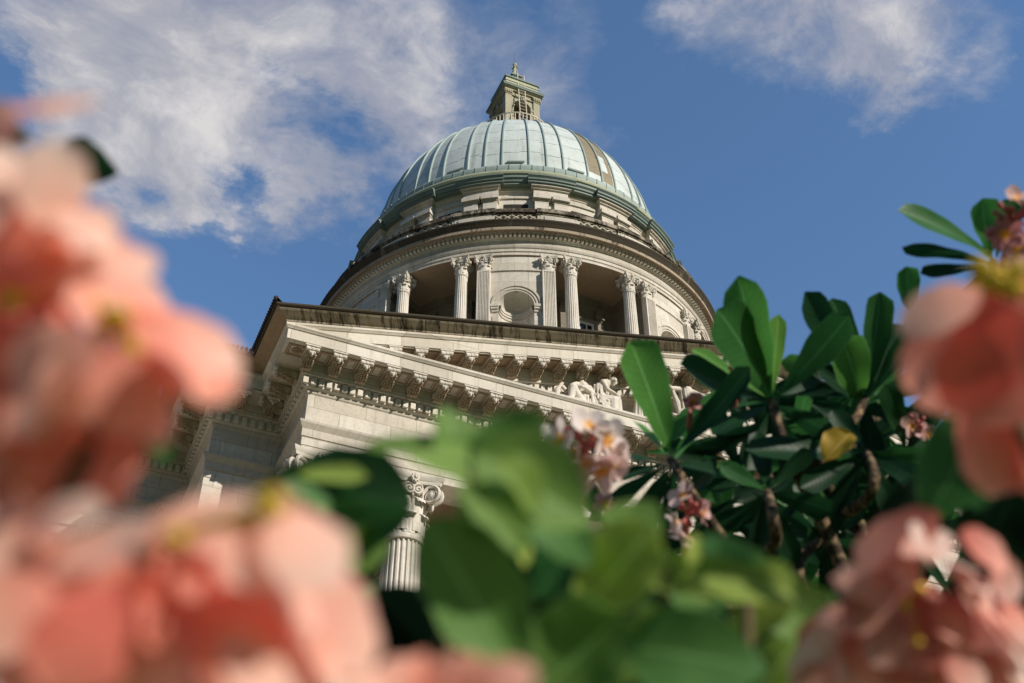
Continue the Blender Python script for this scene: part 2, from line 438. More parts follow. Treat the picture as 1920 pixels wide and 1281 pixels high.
# modillion: scroll bracket with a barbell roll and a tassel in front, carved leaf below
def modillion_mesh():
    m = MB(); hw = 0.135
    prof = [(0.0, 0.0), (0.60, 0.0), (0.60, -0.05), (0.585, -0.10), (0.56, -0.155), (0.50, -0.185), (0.40, -0.19), (0.28, -0.215), (0.16, -0.275), (0.08, -0.33), (0.02, -0.345), (0.0, -0.34)]
    n = len(prof)
    L = [(-hw, -o, z) for o, z in prof]; R = [(hw, -o, z) for o, z in prof]
    fs = [(i, (i + 1) % n, n + (i + 1) % n, n + i) for i in range(n)] + [tuple(range(n - 1, -1, -1)), tuple(range(n, 2 * n))]
    m.add(L + R, fs, 1)
    m.box(-0.19, 0.19, -0.635, 0.0, 0.0, 0.035); m.box(-0.165, 0.165, -0.615, 0.0, -0.03, -0.001)
    rr = []
    for x, r in ((-0.175, 0.03), (-0.165, 0.058), (-0.10, 0.060), (-0.075, 0.042), (-0.03, 0.040), (-0.02, 0.052), (0.02, 0.052), (0.03, 0.040), (0.075, 0.042), (0.10, 0.060), (0.165, 0.058), (0.175, 0.03)):
        rr.append([(x, -0.60 + r * cos(t), -0.085 + r * sin(t)) for t in [2 * pi * q / 10 for q in range(10)]])
    m.grid(rr, cv=True); m.add(rr[0], [tuple(range(10))]); m.add(rr[-1], [tuple(range(9, -1, -1))])
    for x, z, r in ((0, -0.165, 0.055), (-0.055, -0.155, 0.04), (0.055, -0.155, 0.04), (0, -0.225, 0.035)):
        m.ball((x, -0.565, z), (r, 0.05, r * 1.25), 8, 5)
    # leaf lobes along the belly and the sides
    rnd = random.Random(3)
    for i in range(9):
        o = 0.10 + i * 0.052; z = -0.32 + 0.018 * i if i < 7 else -0.195
        for x in (-0.095, -0.035, 0.035, 0.095):
            m.ball((x + rnd.uniform(-.012, .012), -o + rnd.uniform(-.012, .012), z + rnd.uniform(-.008, .01)), (0.032, 0.028, 0.03 + 0.015 * rnd.random()), 6, 4, 1)
    for sx in (-1, 1):
        pts = []
        for q in range(22):
            t = q / 21; a = t * 3.6 * pi; r = 0.085 * (1 - t) + 0.008
            pts.append((sx * (hw + 0.005), -0.10 - r * cos(a), -0.20 + r * sin(a)))
        m.tube(pts, 0.014, 5)
    return m
mm = modillion_mesh()
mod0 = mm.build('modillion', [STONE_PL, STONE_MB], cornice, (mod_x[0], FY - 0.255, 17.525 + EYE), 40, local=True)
for x in mod_x[1:]: copy_of(mod0, cornice, (x, FY - 0.255, 17.525 + EYE))
for y in (FY + 0.35, FY + 0.35 + MSP, FY + 0.35 + 2 * MSP):
    copy_of(mod0, cornice, (FX - 0.255, y, 17.525 + EYE), -pi / 2)
for x in (FX - 1.3, FX - 0.55): copy_of(mod0, cornice, (x, W2Y - 0.255, 17.525 + EYE))
for y in (W2Y + 0.5, W2Y + 0.5 + MSP, W2Y + 0.5 + 2 * MSP):
    copy_of(mod0, cornice, (W2X - 0.255, y, 17.525 + EYE), -pi / 2)
for i in range(12): copy_of(mod0, cornice, (W2X - 0.9 - i * MSP, W3Y - 0.255, 17.525 + EYE))

# ---- gutter moulding (cyma) along the flanks, with dark tile edge and antefix beads
SIMA = [(0.90, 18.0), (0.99, 18.0), (1.00, 18.03), (1.03, 18.07), (1.10, 18.11), (1.19, 18.15), (1.26, 18.19), (1.30, 18.23), (1.30, 18.25), (1.345, 18.25), (1.36, 18.28), (1.36, 18.33), (1.33, 18.36), (0.2, 18.50)]
SMF = lambda i, j: 1 if j >= 8 else 0
for f, s in ((lambda x: x, -1), (lambda x: 2 * X0 - x, 1)):
    sm = MB(); sm.sweep(path_left if s < 0 else path_right, SIMA, mf=SMF)
    for k in range(20):       # tile ends
        for (x, y) in ((f(FX) + s * 1.37, FY - 1.25 + k * 0.12),):
            sm.ball((x, y, 18.40), (0.07, 0.055, 0.07), 6, 4, 2)
    for k in range(15): sm.ball((f(FX) + s * 1.42 + s * k * 0.12, W2Y - 1.34, 18.40), (0.055, 0.07, 0.07), 6, 4, 2)
    for k in range(150): sm.ball((f(W2X) + s * 1.42 + s * k * 0.12, W3Y - 1.34, 18.40), (0.055, 0.07, 0.07), 6, 4, 2)
    B(sm, 'eaves_gutter', [STONE_SH, WEATHER_BEAD, TILE])

# ---- pediment: tympanum, raking cornice with its modillions, blackened gutter moulding
def rake(q):
    x, y, z = q; xx = min(x, 2 * X0 - x)
    return (x, y, z + SL * (xx - (FX - 0.975)))
def rake_path(lo, hi): return [(FX, FY, -1, -1), (X0, FY, 0, -1), (XR, FY, 1, -1)]
RK = [(0.0, 16.3), (0.0, 16.71), (0.03, 16.74), (0.06, 16.82), (0.13, 16.86), (0.13, 17.10), (0.26, 17.12), (0.26, 17.50), (0.26, 17.53)]
RK2 = [(0.24, 17.53), (0.855, 17.53), (0.855, 17.57), (0.894, 17.57), (0.894, 17.86), (0.924, 17.87), (0.944, 17.905), (0.970, 17.93), (0.970, 17.995)]
ped = MB()
n = 24
tri = []
xl = FX + 0.01
ped.add([(xl, FY + 0.001, 18.0), (XR - 0.01, FY + 0.001, 18.0), (XR - 0.01, FY + 0.001, 18.1), (X0, FY + 0.001, 18.0 + SL * HALF + 0.2), (xl, FY + 0.001, 18.1)], [(0, 1, 2, 3, 4)])
pt = [(FX + 4.0, FY, 0, -1), (X0, FY, 0, -1), (XR - 4.0, FY, 0, -1)]
ped.sweep([(FX + 0.9, FY, 0, -1), (X0, FY, 0, -1), (XR - 0.9, FY, 0, -1)], RK, fn=rake)
# body and roof behind the tympanum
ped.add([(FX - 0.9, FY - 0.9, 18.3), (X0, FY - 0.9, 18.3 + SL * (HALF + 0.9)), (X0, 40, 18.3 + SL * (HALF + 0.9)), (FX - 0.9, 40, 18.3)], [(0, 1, 2, 3)])
ped.add([(XR + 0.9, FY - 0.9, 18.3), (X0, FY - 0.9, 18.3 + SL * (HALF + 0.9)), (X0, 40, 18.3 + SL * (HALF + 0.9)), (XR + 0.9, 40, 18.3)], [(3, 2, 1, 0)])
ped.sweep([(FX, FY, -1, -1), (X0, FY, 0, -1), (XR, FY, 1, -1)], [(0.20, 17.531), (0.862, 17.531)], fn=rake, m=1)
RX = [x for x in mod_x]
for a, b in zip(RX[3:18], RX[4:19]):
    coffer(ped, a + 0.14, b - 0.14, FY - 0.84, FY - 0.28, 17.527, rake, 1)
    coffer(ped, 2 * X0 - b + 0.14, 2 * X0 - a - 0.14, FY - 0.84, FY - 0.28, 17.527, rake, 1)
for i in range(66):
    xx = FX + 3.2 + i * sp
    if xx > X0: break
    for xc in (xx, 2 * X0 - xx):
        ped.box(xc - 0.065, xc + 0.065, FY - 0.215, FY - 0.125, 16.89, 17.085, 0, rake)
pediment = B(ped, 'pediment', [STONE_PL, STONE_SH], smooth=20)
rk = MB()
rk.sweep([(FX, FY, -1, -1), (X0, FY, 0, -1), (XR, FY, 1, -1)], RK2[1:], fn=rake)
B(rk, 'raking_cornice', STONE_WH, pediment, smooth=20)
RS = [(0.90, 17.998), (0.985, 17.998), (0.995, 18.03), (1.02, 18.065), (1.08, 18.095), (1.16, 18.13), (1.235, 18.165), (1.275, 18.20), (1.28, 18.23), (1.315, 18.23), (1.345, 18.255), (1.35, 18.29), (1.32, 18.325), (0.2, 18.50)]
gs = MB(); gs.sweep([(FX, FY, -1, -1), (X0, FY, 0, -1), (XR, FY, 1, -1)], RS, fn=rake, mf=lambda i, j: 1 if j >= 7 else 0)
B(gs, 'raking_gutter', [WEATHER, WEATHER_BEAD], pediment)
def rake_mesh(sgn):
    m = modillion_mesh(); m.v = [(x, y, z + sgn * SL * x) for x, y, z in m.v]; return m
for sgn, xs in ((1, RX[3:19]), (-1, [2 * X0 - x for x in RX[3:19]])):
    first = None
    for x in xs:
        z = rake((x, 0, 17.528))[2] + EYE
        if first is None: first = rake_mesh(sgn).build('modillion', [STONE_PL, STONE_MB], pediment, (x, FY - 0.255, z), 40, local=True)
        else: copy_of(first, pediment, (x, FY - 0.255, z))

# ---- columns
def spiral(cx, cz, r, turns, start, n, sgn=1):
    return [(cx + sgn * (r * (1 - t) + 0.02 * r) * cos(start + t * turns * 2 * pi), cz + (r * (1 - t) + 0.02 * r) * sin(start + t * turns * 2 * pi)) for t in [i / n for i in range(n + 1)]]
def capital_mesh(r, h, sides=4, fine=True):
    """Corinthian capital standing on z = 0, neck radius r, height h."""
    m = MB(); ns = 24 if fine else 14
    m.lathe([(r * 0.98, -0.10 * h), (r * 1.10, -0.09 * h), (r * 1.14, -0.05 * h), (r * 1.10, -0.01 * h), (r * 0.98, 0.0), (r * 0.96, 0.1 * h), (r * 0.98, 0.45 * h), (r * 1.08, 0.7 * h), (r * 1.28, 0.84 * h), (r * 1.3, 0.87 * h)], n=ns)
    def leaf(a, z0, lh, wid, rr):
        P = []
        nu, nv = (9, 7) if fine else (6, 5)
        for i in range(nu):
            t = i / (nu - 1); row = []
            if t < 0.7: z = z0 + lh * t / 0.7 * 0.93; o = rr + 0.10 * r * (t / 0.7) ** 2
            else:
                q = (t - 0.7) / 0.3 * pi * 0.95; z = z0 + lh * (0.93 + 0.07 * sin(q)) - lh * 0.14 * (1 - cos(q)) * 0.5; o = rr + 0.10 * r + 0.13 * r * (1 - cos(q))
            for j in range(nv):
                s_ = j / (nv - 1) * 2 - 1
                ww = wid * (0.95 + 0.20 * sin(t * pi)) * (1 - 0.45 * max(0, t - 0.65) / 0.35) * (1 - 0.14 * (i % 2))
                aa = a + s_ * ww
                oo = o + 0.06 * r * (1 - s_ * s_) + 0.045 * r * (j % 2)
                row.append((oo * sin(aa), -oo * cos(aa), z))
            P.append(row)
        m.grid(P)
        e = rr + 0.32 * r
        m.ball((e * sin(a), -e * cos(a), z0 + lh * 0.86), (0.10 * r,) * 3, 6, 4)
    for k in range(8): leaf(k * pi / 4, 0.0, 0.38 * h, 0.41, r * 1.00)
    for k in range(8): leaf((k + .5) * pi / 4, 0.05 * h, 0.60 * h, 0.38, r * 1.03)
    # corner volutes: two spirals meeting on each diagonal
    for k in range(4):
        a = pi / 4 + k * pi / 2; rm = r * 1.62; vr = 0.155 * h
        for sgn in (-1, 1):
            aa = a + sgn * 0.10
            dx, dy = sin(aa), -cos(aa)
            pts = [(r * 1.05 * sin(a + sgn * .42), -r * 1.05 * cos(a + sgn * .42), 0.50 * h), (r * 1.2 * sin(a + sgn * .30), -r * 1.2 * cos(a + sgn * .30), 0.70 * h), (r * 1.42 * sin(a + sgn * .17), -r * 1.42 * cos(a + sgn * .17), 0.835 * h)]
            for (o, z) in spiral(rm, 0.69 * h, vr, 2.0 if fine else 1.4, pi / 2, 26 if fine else 11, -1):
                pts.append((o * dx, o * dy, z))
            # spiral() mirrors in o so that the scroll rolls outwards and under
            R = [0.03 * h] * 3 + [0.034 * h * (1 - 0.55 * i / (len(pts) - 3)) for i in range(len(pts) - 3)]
            m.tube(pts, R, 6 if fine else 4)
        m.ball((rm * sin(a), -rm * cos(a), 0.69 * h), (vr * 0.62, vr * 0.62, vr * 0.75), 8, 6)
        m.ball((rm * 1.0 * sin(a), -rm * 1.0 * cos(a), 0.50 * h), (0.10 * r, 0.10 * r, 0.07 * h), 6, 4)
        # inner helices on each face
        b = k * pi / 2
        for sgn in (-1, 1):
            c0 = 0.24 * r; px, py = cos(b), sin(b); nx, ny = sin(b), -cos(b); o = r * 1.33
            pts = [(nx * r * 1.05 + px * sgn * 0.62 * r, ny * r * 1.05 + py * sgn * 0.62 * r, 0.5 * h), (nx * r * 1.18 + px * sgn * 0.55 * r, ny * r * 1.18 + py * sgn * 0.55 * r, 0.68 * h)]
            for (u_, z) in spiral(c0, 0.735 * h, 0.10 * h, 1.8 if fine else 1.2, 0.3 * pi, 20 if fine else 8, 1):
                pts.append((nx * o + px * sgn * u_, ny * o + py * sgn * u_, z))
            m.tube(pts, 0.021 * h, 5 if fine else 4)
        m.ball((nx * r * 1.25, ny * r * 1.25, 0.70 * h), (0.1 * r, 0.1 * r, 0.09 * h), 6, 4)
        # flower on the abacus
        fo = r * 1.50
        for q in range(8):
            t = q * pi / 4; rr = 0.17 * r
            m.ball((nx * fo + px * rr * cos(t), ny * fo + py * rr * cos(t), 0.915 * h + rr * sin(t)), 0.105 * r, 6, 4)
        m.ball((nx * (fo + 0.08 * r), ny * (fo + 0.08 * r), 0.915 * h), 0.10 * r, 6, 4)
    # abacus: four concave sides with cut corners
    out = []
    for k in range(4):
        b = k * pi / 2; px, py = cos(b), sin(b); nx, ny = sin(b), -cos(b)
        for j in range(9):
            t = j / 8 * 2 - 1
            o = r * (1.30 + 0.30 * t * t); u_ = t * r * 1.47
            out.append((nx * o + px * u_, ny * o + py * u_))
    rows = []
    for zf, sc in ((0.865, 0.93), (0.90, 0.96), (0.915, 0.96), (0.93, 1.0), (1.0, 1.04)):
        rows.append([(x * sc, y * sc, zf * h) for x, y in out])
    m.grid(rows, cv=True); m.add(rows[-1], [tuple(range(len(out)))]); m.add(rows[0], [tuple(range(len(out) - 1, -1, -1))])
    return m
def shaft_mesh(r0, r1, h, flutes=24, rings=8, base=True):
    m = MB(); prof = []
    for i in range(rings + 1):
        t = i / rings; prof.append((r0 + (r1 - r0) * (t ** 1.7), t * h))
    P = []
    zend = h
    for rr, z in prof + [(r1, h * 0.999)]:
        row = []
        for k in range(flutes):
            for q, dep in ((0.0, 0.0), (0.18, 0.0), (0.28, 0.052), (0.44, 0.088), (0.60, 0.088), (0.76, 0.052), (0.86, 0.0)):
                a = 2 * pi * (k + q) / flutes; e = rr * (1 - dep); row.append((e * sin(a), -e * cos(a), z))
        P.append(row)
    P = P[:-1]
    # rounded ends of the flutes
    P[-1] = [(x * 1.0, y, z - 0.10 * r1) for x, y, z in P[-1]]
    top = [(r1 * sin(2 * pi * (k + q) / flutes), -r1 * cos(2 * pi * (k + q) / flutes), h) for k in range(flutes) for q in (0, .18, .28, .44, .60, .76, .86)]
    P.append([(x, y, h - 0.05 * r1) for x, y, z in top]); P.append(top)
    m.grid(P, cv=True)
    if base:
        m.lathe([(r0 * 1.0, 0.0), (r0 * 1.12, 0.0), (r0 * 1.22, -0.12 * r0), (r0 * 1.12, -0.25 * r0), (r0 * 1.1, -0.36 * r0), (r0 * 1.34, -0.44 * r0), (r0 * 1.38, -0.56 * r0), (r0 * 1.34, -0.66 * r0), (0, -0.66 * r0)], n=32)
        m.box(-r0 * 1.4, r0 * 1.4, -r0 * 1.4, r0 * 1.4, -0.86 * r0, -0.663 * r0)
    return m
CR1, CR0, CH = 0.47, 0.55, 1.55
cz0 = ZB + 0.86 * CR0; cztop = 15.0 - CH - 0.002
CY = FY + 0.47
colm = shaft_mesh(CR0, CR1, cztop - cz0, 24, 10); capm = capital_mesh(CR1, CH)
c0 = None
for cx in (FX + 0.5, 7.72, 13.95, 2 * X0 - 13.95, 2 * X0 - 7.72, XR - 0.5):
    if c0 is None:
        c0 = colm.build('column', STONE_PL, house, (cx, CY, cz0 + EYE), 35, local=True)
        k0 = capm.build('capital', STONE_PL, c0, (cx, CY, cztop + EYE), 40, local=True)
    else:
        c = copy_of(c0, house, (cx, CY, cz0 + EYE)); copy_of(k0, c, (cx, CY, cztop + EYE))
# pilaster capitals on the inner wall
for cx in (7.6, 13.95, 21.45, 27.7):
    q = copy_of(k0, house, (cx, 27.9, cztop + EYE), 0, (1.05, 0.6, 1.0)); q.name = 'pilaster_capital'

# ================================================================== DRUM, ATTIC, DOME, LANTERN
DC = DOME_C
DROT = radians(-22.5 - 1.6)        # azimuth of the pier that faces the camera (0 faces -Y, grows towards +X)
def pol(r, a, z): return (DC[0] + r * sin(a), DC[1] - r * cos(a), z)
def cyl(mb, prof, n=144, m=0, mf=None, a0=0.0, a1=2 * pi): mb.lathe(prof, DC, a0, a1, n, m, mf)

RW, RP = 9.05, 8.95                 # frieze radius and pier wall radius
ZA, ZD0 = 31.28, 25.2               # underside of the drum architrave, floor of the drum gallery
dr = MB()
# base drum under the colonnade
cyl(dr, [(10.4, 17.0), (10.4, 23.8), (10.7, 23.85), (10.7, 24.2), (10.1, 24.25), (9.9, ZD0), (6.9, ZD0)])
cyl(dr, [(7.05, ZD0), (7.05, ZA)], 128, 1)
# inner string course and door surrounds come below; the pier walls with their niches
NW, NZ = 0.70, 28.70                # niche half width and springing height
PA = radians(9.6)
def pier(ac):
    def P(s, z, r=RP): return pol(r, ac + s / RP, z)
    S_ = RP * PA
    for s0, s1 in ((-S_, -NW), (NW, S_)):
        k = 5; dr.grid([[P(s0 + (s1 - s0) * i / k, z) for z in (ZD0, 27, NZ, 30.3, ZA)] for i in range(k + 1)])
    k = 24; T = [-NW * cos(pi * i / k) for i in range(k + 1)]
    dr.grid([[P(s, z) for z in (NZ + sqrt(max(0, NW * NW - s * s)), NZ + NW + 0.2, ZA)] for s in T])
    # niche: half cylinder and quarter sphere
    rows = []
    for i in range(k + 1):
        t = pi * i / k; rows.append([P(-NW * cos(t), z, RP - NW * 0.95 * sin(t)) for z in (ZD0 + 0.8, 27.5, NZ)])
    dr.grid(rows)
    rows = []
    for i in range(k + 1):
        t = pi * i / k
        rows.append([P(-NW * cos(t) * cos(p_), NZ + NW * sin(p_), RP - NW * 0.95 * sin(t) * cos(p_)) for p_ in [pi / 2 * q / 10 for q in range(11)]])
    dr.grid(rows)
    # pier sides
    for sg in (-1, 1):
        a = ac + sg * PA
        dr.add([pol(RP, a, ZD0), pol(7.05, a, ZD0), pol(7.05, a, ZA), pol(RP, a, ZA)], [(0, 1, 2, 3)], 1)
    # archivolt, imposts, string course
    for (w0, w1, o) in ((NW - 0.005, NW + 0.08, 0.03), (NW + 0.08, NW + 0.20, 0.06), (NW + 0.20, NW + 0.27, 0.10)):
        rows = []
        for i in range(29):
            t = pi * i / 28
            rows.append([P(-w * cos(t), NZ + w * sin(t), RP + oo) for w, oo in ((w0, -0.02), (w0, o), (w1, o), (w1, -0.02))])
        dr.grid(rows, cv=True)
    for sg in (-1, 1):
        for z0, z1, e, o in ((28.58, 28.70, 0.30, 0.13), (28.48, 28.577, 0.28, 0.10), (28.36, 28.477, 0.25, 0.05), (ZD0, 28.15, 0.22, 0.03)):
            a0_, a1_ = sorted((ac + sg * (NW - 0.01) / RP, ac + sg * (NW + e) / RP))
            dr.arcbox(DC, RP - 0.1, RP + o, a0_, a1_, z0, z1, 2)
    for z0, z1, o in ((28.58, 28.70, 0.11), (28.48, 28.577, 0.08), (28.36, 28.477, 0.04)):
        rows = []
        for i in range(k + 1):
            t = pi * i / k
            rows.append([P(-(NW - q) * cos(t), z, RP - (NW - q) * 0.95 * sin(t)) for q, z in ((0, z0), (o, z0), (o, z1), (0, z1))])
        dr.grid(rows)
    dr.arcbox(DC, RP - 0.05, RP + 0.05, ac - PA * 0.68, ac + PA * 0.68, 30.47, 30.56, 8)
PIERS = [DROT + k * pi / 4 for k in range(8)]
for a in PIERS: pier(a)
# gallery wall: pilaster strips, string courses
for a in PIERS:
    b = a + pi / 8
    for s in (-1, 1):
        dr.arcbox(DC, 7.0, 7.2, b + s * radians(6.5) - radians(1.4), b + s * radians(6.5) + radians(1.4), ZD0, 30.6, 2, 1)
        dr.arcbox(DC, 7.0, 7.26, b + s * radians(6.5) - radians(1.7), b + s * radians(6.5) + radians(1.7), 30.1, 30.3, 2, 1)
    dr.arcbox(DC, 7.0, 7.12, b - radians(13), b + radians(13), 30.603, 30.75, 10, 1)
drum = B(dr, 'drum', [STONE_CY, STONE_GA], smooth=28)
# windows in the gallery wall
win0 = None
for a in PIERS:
    b = a + pi / 8; rot = b
    if win0 is None:
        m = MB()
        m.box(-0.62, -0.48, -0.16, 0.1, 26.9, 29.78); m.box(0.48, 0.62, -0.16, 0.1, 26.9, 29.78); m.box(-0.62, 0.62, -0.16, 0.1, 29.783, 29.92)
        m.v = [(x, y, z - 27) for x, y, z in m.v]
        win0 = m.build('window', STONE_GA, drum, pol(7.10, b, 27 + EYE), 30, local=True); win0.rotation_euler = (0, 0, rot)
        g = MB(); g.box(-0.48, 0.48, -0.03, 0.0, 0, 2.78)
        for x in (-0.16, 0.16): g.box(x - 0.025, x + 0.025, -0.06, -0.031, 0, 2.7, 1)
        for z in (0.6, 1.15, 1.7, 2.25): g.box(-0.44, 0.44, -0.062, -0.032, z - 0.025, z + 0.025, 1)
        g.box(-0.48, -0.40, -0.08, -0.033, 0, 2.78, 1); g.box(0.40, 0.48, -0.08, -0.033, 0, 2.78, 1); g.box(-0.40, 0.40, -0.08, -0.034, 2.68, 2.78, 1)
        me = g.build('tmp', [GLASS, PAINT_W], None, (0, 0, 0), 0, local=True).data
        t = bpy.data.objects['tmp']; bpy.data.objects.remove(t)
        win0.data.materials.append(GLASS); win0.data.materials.append(PAINT_W)
        bm = bmesh.new(); bm.from_mesh(win0.data); nf = len(bm.faces); bm.from_mesh(me); bm.faces.ensure_lookup_table()
        for f in bm.faces[nf:]: f.material_index += 1
        bm.to_mesh(win0.data); bm.free()
    else:
        copy_of(win0, drum, pol(7.10, b, 27 + EYE), rot)

# columns and pilasters of the drum
dcol = shaft_mesh(0.275, 0.235, 30.40 - 25.7, 20, 8); dcap = capital_mesh(0.235, 0.78, fine=False)
def pil_mesh(hw, dp, h):
    m = MB(); xs = []
    nf = 7; x = -hw + 0.05; step = (2 * hw - 0.1) / nf
    pts = [(-hw, dp), (-hw, -dp)]
    for i in range(nf):
        a = -hw + 0.05 + i * step
        pts += [(a + step * .14, -dp), (a + step * .25, -dp + .028), (a + step * .75, -dp + .028), (a + step * .86, -dp)]
    pts += [(hw, -dp), (hw, dp)]
    P = [[(x, y, z) for z in (0, h * 0.5, h - 0.06)] for x, y in pts]; m.grid(P)
    m.box(-hw - 0.001, hw + 0.001, -dp - 0.001, dp, h - 0.06, h)
    return m
dpil = pil_mesh(0.26, 0.14, 30.40 - 25.3)
pcap = capital_mesh(0.235, 0.78, fine=False)
pcap.v = [(x * 1.0, y * 0.72, z) for x, y, z in pcap.v]
c0 = p0 = None
for a in PIERS:
    for s in (-1, 1):
        aa = a + s * radians(14.1); o = pol(8.92, aa, 25.7 + EYE); oc = pol(8.92, aa, 30.40 + EYE)
        if c0 is None:
            c0 = dcol.build('drum_column', STONE_PL, drum, o, 35, local=True); c0.rotation_euler = (0, 0, aa)
            dc0 = dcap.build('column_capital', STONE_PL, drum, oc, 40, local=True); dc0.rotation_euler = (0, 0, aa)
        else: copy_of(c0, drum, o, aa); copy_of(dc0, drum, oc, aa)
        ap = a + s * radians(8.15); o = pol(RP + 0.07, ap, 25.3 + EYE); oc = pol(RP + 0.0, ap, 30.40 + EYE)
        if p0 is None:
            p0 = dpil.build('drum_pilaster', STONE_PL, drum, o, 30, local=True); p0.rotation_euler = (0, 0, ap)
            pc0 = pcap.build('pilaster_capital', STONE_PL, drum, oc, 40, local=True); pc0.rotation_euler = (0, 0, ap)
        else: copy_of(p0, drum, o, ap); copy_of(pc0, drum, oc, ap)

# ring entablature with its cornice
re_ = MB()
REN = [(7.0, ZA + 0.003), (8.62, ZA + 0.003), (9.02, ZA), (9.02, ZA + 0.16), (9.055, ZA + 0.165), (9.055, ZA + 0.32), (9.09, ZA + 0.33), (9.13, ZA + 0.40), (9.14, ZA + 0.45), (9.02, ZA + 0.46),
       (9.02, 32.06), (9.06, 32.08), (9.09, 32.13), (9.12, 32.13), (9.12, 32.35), (9.26, 32.355), (9.28, 32.375), (9.42, 32.38), (9.42, 32.28), (9.46, 32.28), (9.46, 32.42), (9.47, 32.43), (9.49, 32.45), (9.51, 32.50), (9.56, 32.58), (9.62, 32.66), (9.62, 32.73), (9.58, 32.74), (8.8, 32.74)]
def rem(i, j):
    return 1 if j < 2 else (1 if 15 <= j <= 18 else (2 if j >= 21 else (3 if j >= 19 else 0)))
cyl(re_, REN, 192, mf=rem)
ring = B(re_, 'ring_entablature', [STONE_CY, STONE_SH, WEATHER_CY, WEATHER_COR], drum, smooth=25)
dd = MB(); ND = 310
for i in range(ND):
    a = 2 * pi * i / ND
    dd.arcbox(DC, 9.115, 9.255, a - 0.0056, a + 0.0056, 32.15, 32.345, 1)
B(dd, 'dentil_course', STONE_PL, ring, smooth=0)

# balustrade: solid panels and sixteen lattice panels
bl = MB(); RB = 9.12
lat = []
for k in range(16):
    a = DROT + k * pi / 8
    h0, h1 = radians(6.3), pi / 8 - radians(6.3)
    bl.arcbox(DC, RB - 0.25, RB, a + h0, a + h1, 32.68, 33.47, 8)                    # solid panel
    bl.arcbox(DC, RB - 0.20, RB + 0.04, a + h0 + radians(1.1), a + h1 - radians(1.1), 32.85, 33.38, 8)
    bl.arcbox(DC, RB - 0.24, RB - 0.02, a + h0 - radians(0.7), a + h0 - 0.0005, 32.68, 33.47, 2)
    bl.arcbox(DC, RB - 0.24, RB - 0.02, a + h1 + 0.0005, a + h1 + radians(0.7), 32.68, 33.47, 2)
    bl.arcbox(DC, RB - 0.28, RB + 0.02, a - h0, a + h0, 32.68, 32.72, 4)
    for z0, z1, e in ((33.473, 33.56, 0.03), (33.563, 33.72, 0.10), (33.723, 33.80, 0.06)):
        bl.arcbox(DC, RB - 0.28 - e, RB + e, a + h0 - radians(.9), a + h1 + radians(.9), z0, z1, 8, 1)
        bl.arcbox(DC, RB - 0.32 - e, RB - 0.06 + e, a - h0 + radians(.9), a + h0 - radians(.9), z0, z1, 5, 1)
bal = B(bl, 'balustrade', [STONE_CY, WEATHER_RAIL], drum, smooth=25)
for k in range(16):
    a = DROT + k * pi / 8; h0 = radians(5.6); m = MB(); z0, z1 = 32.722, 33.472; n = 5; w_ = 2 * h0 / n
    for i in range(-3, n + 1):
        for sg in (-1, 1):
            pts = []
            for q in range(13):
                t = q / 12; aa = a - h0 + (i + (t if sg > 0 else 1 - t) * 3.0) * w_
                if a - h0 - 1e-6 <= aa <= a + h0 + 1e-6: pts.append(pol(RB - 0.10 - 0.006 * sg, aa, z0 + (z1 - z0) * t))
            if len(pts) > 1:
                P = []
                for p in pts:
                    b_ = atan2(p[0] - DC[0], DC[1] - p[1])
                    P.append([pol(hypot(p[0] - DC[0], p[1] - DC[1]) + o, b_ + s_ / RB, p[2]) for o, s_ in ((.05, -.042), (.05, .042), (-.05, .042), (-.05, -.042))])
                m.grid(P, cv=True)
    B(m, 'lattice_panel', STONE_CY, drum, origin=pol(RB, a, 32.8 + EYE), smooth=0)

# attic storey
at_ = MB(); RA = 7.62
cyl(at_, [(RA, 32.8), (RA, 36.17), (RA + 0.03, 36.18), (RA + 0.05, 36.24), (RA + 0.10, 36.27), (RA + 0.12, 36.52)], 144)
for k in range(16):
    a = DROT + (k + .5) * pi / 8 + radians(0.0)
    at_.arcbox(DC, RA - 0.1, RA + 0.26, a - radians(5.6), a + radians(5.6), 35.88, 36.24, 6)
    at_.arcbox(DC, RA - 0.1, RA + 0.34, a - radians(5.9), a + radians(5.9), 36.243, 36.34, 6)
    at_.arcbox(DC, RA - 0.1, RA + 0.44, a - radians(6.4), a + radians(6.4), 36.343, 36.52, 6)
    at_.arcbox(DC, RA - 0.1, RA + 0.16, a - radians(5.4), a + radians(5.4), 32.8, 35.5, 6)
    for s in (-1, 1):
        b = a + s * radians(3.1)
        at_.arcbox(DC, RA - 0.1, RA + 0.30, b - radians(2.2), b + radians(2.2), 32.8, 35.5, 3)
        at_.arcbox(DC, RA - 0.1, RA + 0.34, b - radians(2.35), b + radians(2.35), 35.503, 35.58, 3)
        at_.arcbox(DC, RA - 0.1, RA + 0.44, b - radians(2.75), b + radians(2.75), 35.583, 35.78, 3)
        at_.arcbox(DC, RA - 0.1, RA + 0.39, b - radians(2.6), b + radians(2.6), 35.783, 35.875, 3)
    c = DROT + k * pi / 8
    at_.arcbox(DC, RA - 0.1, RA + 0.07, c - radians(4.6), c + radians(4.6), 35.84, 35.96, 4)
attic = B(at_, 'attic', STONE_CY, drum, smooth=25)
for k in range(16):
    c = DROT + k * pi / 8; m = MB()
    m.arcbox(DC, RA - 0.02, RA + 0.012, c - radians(4.0), c + radians(4.0), 34.42, 35.52, 3)
    o = B(m, 'attic_window', VOID, drum, origin=pol(RA, c, 34.42 + EYE), smooth=0)

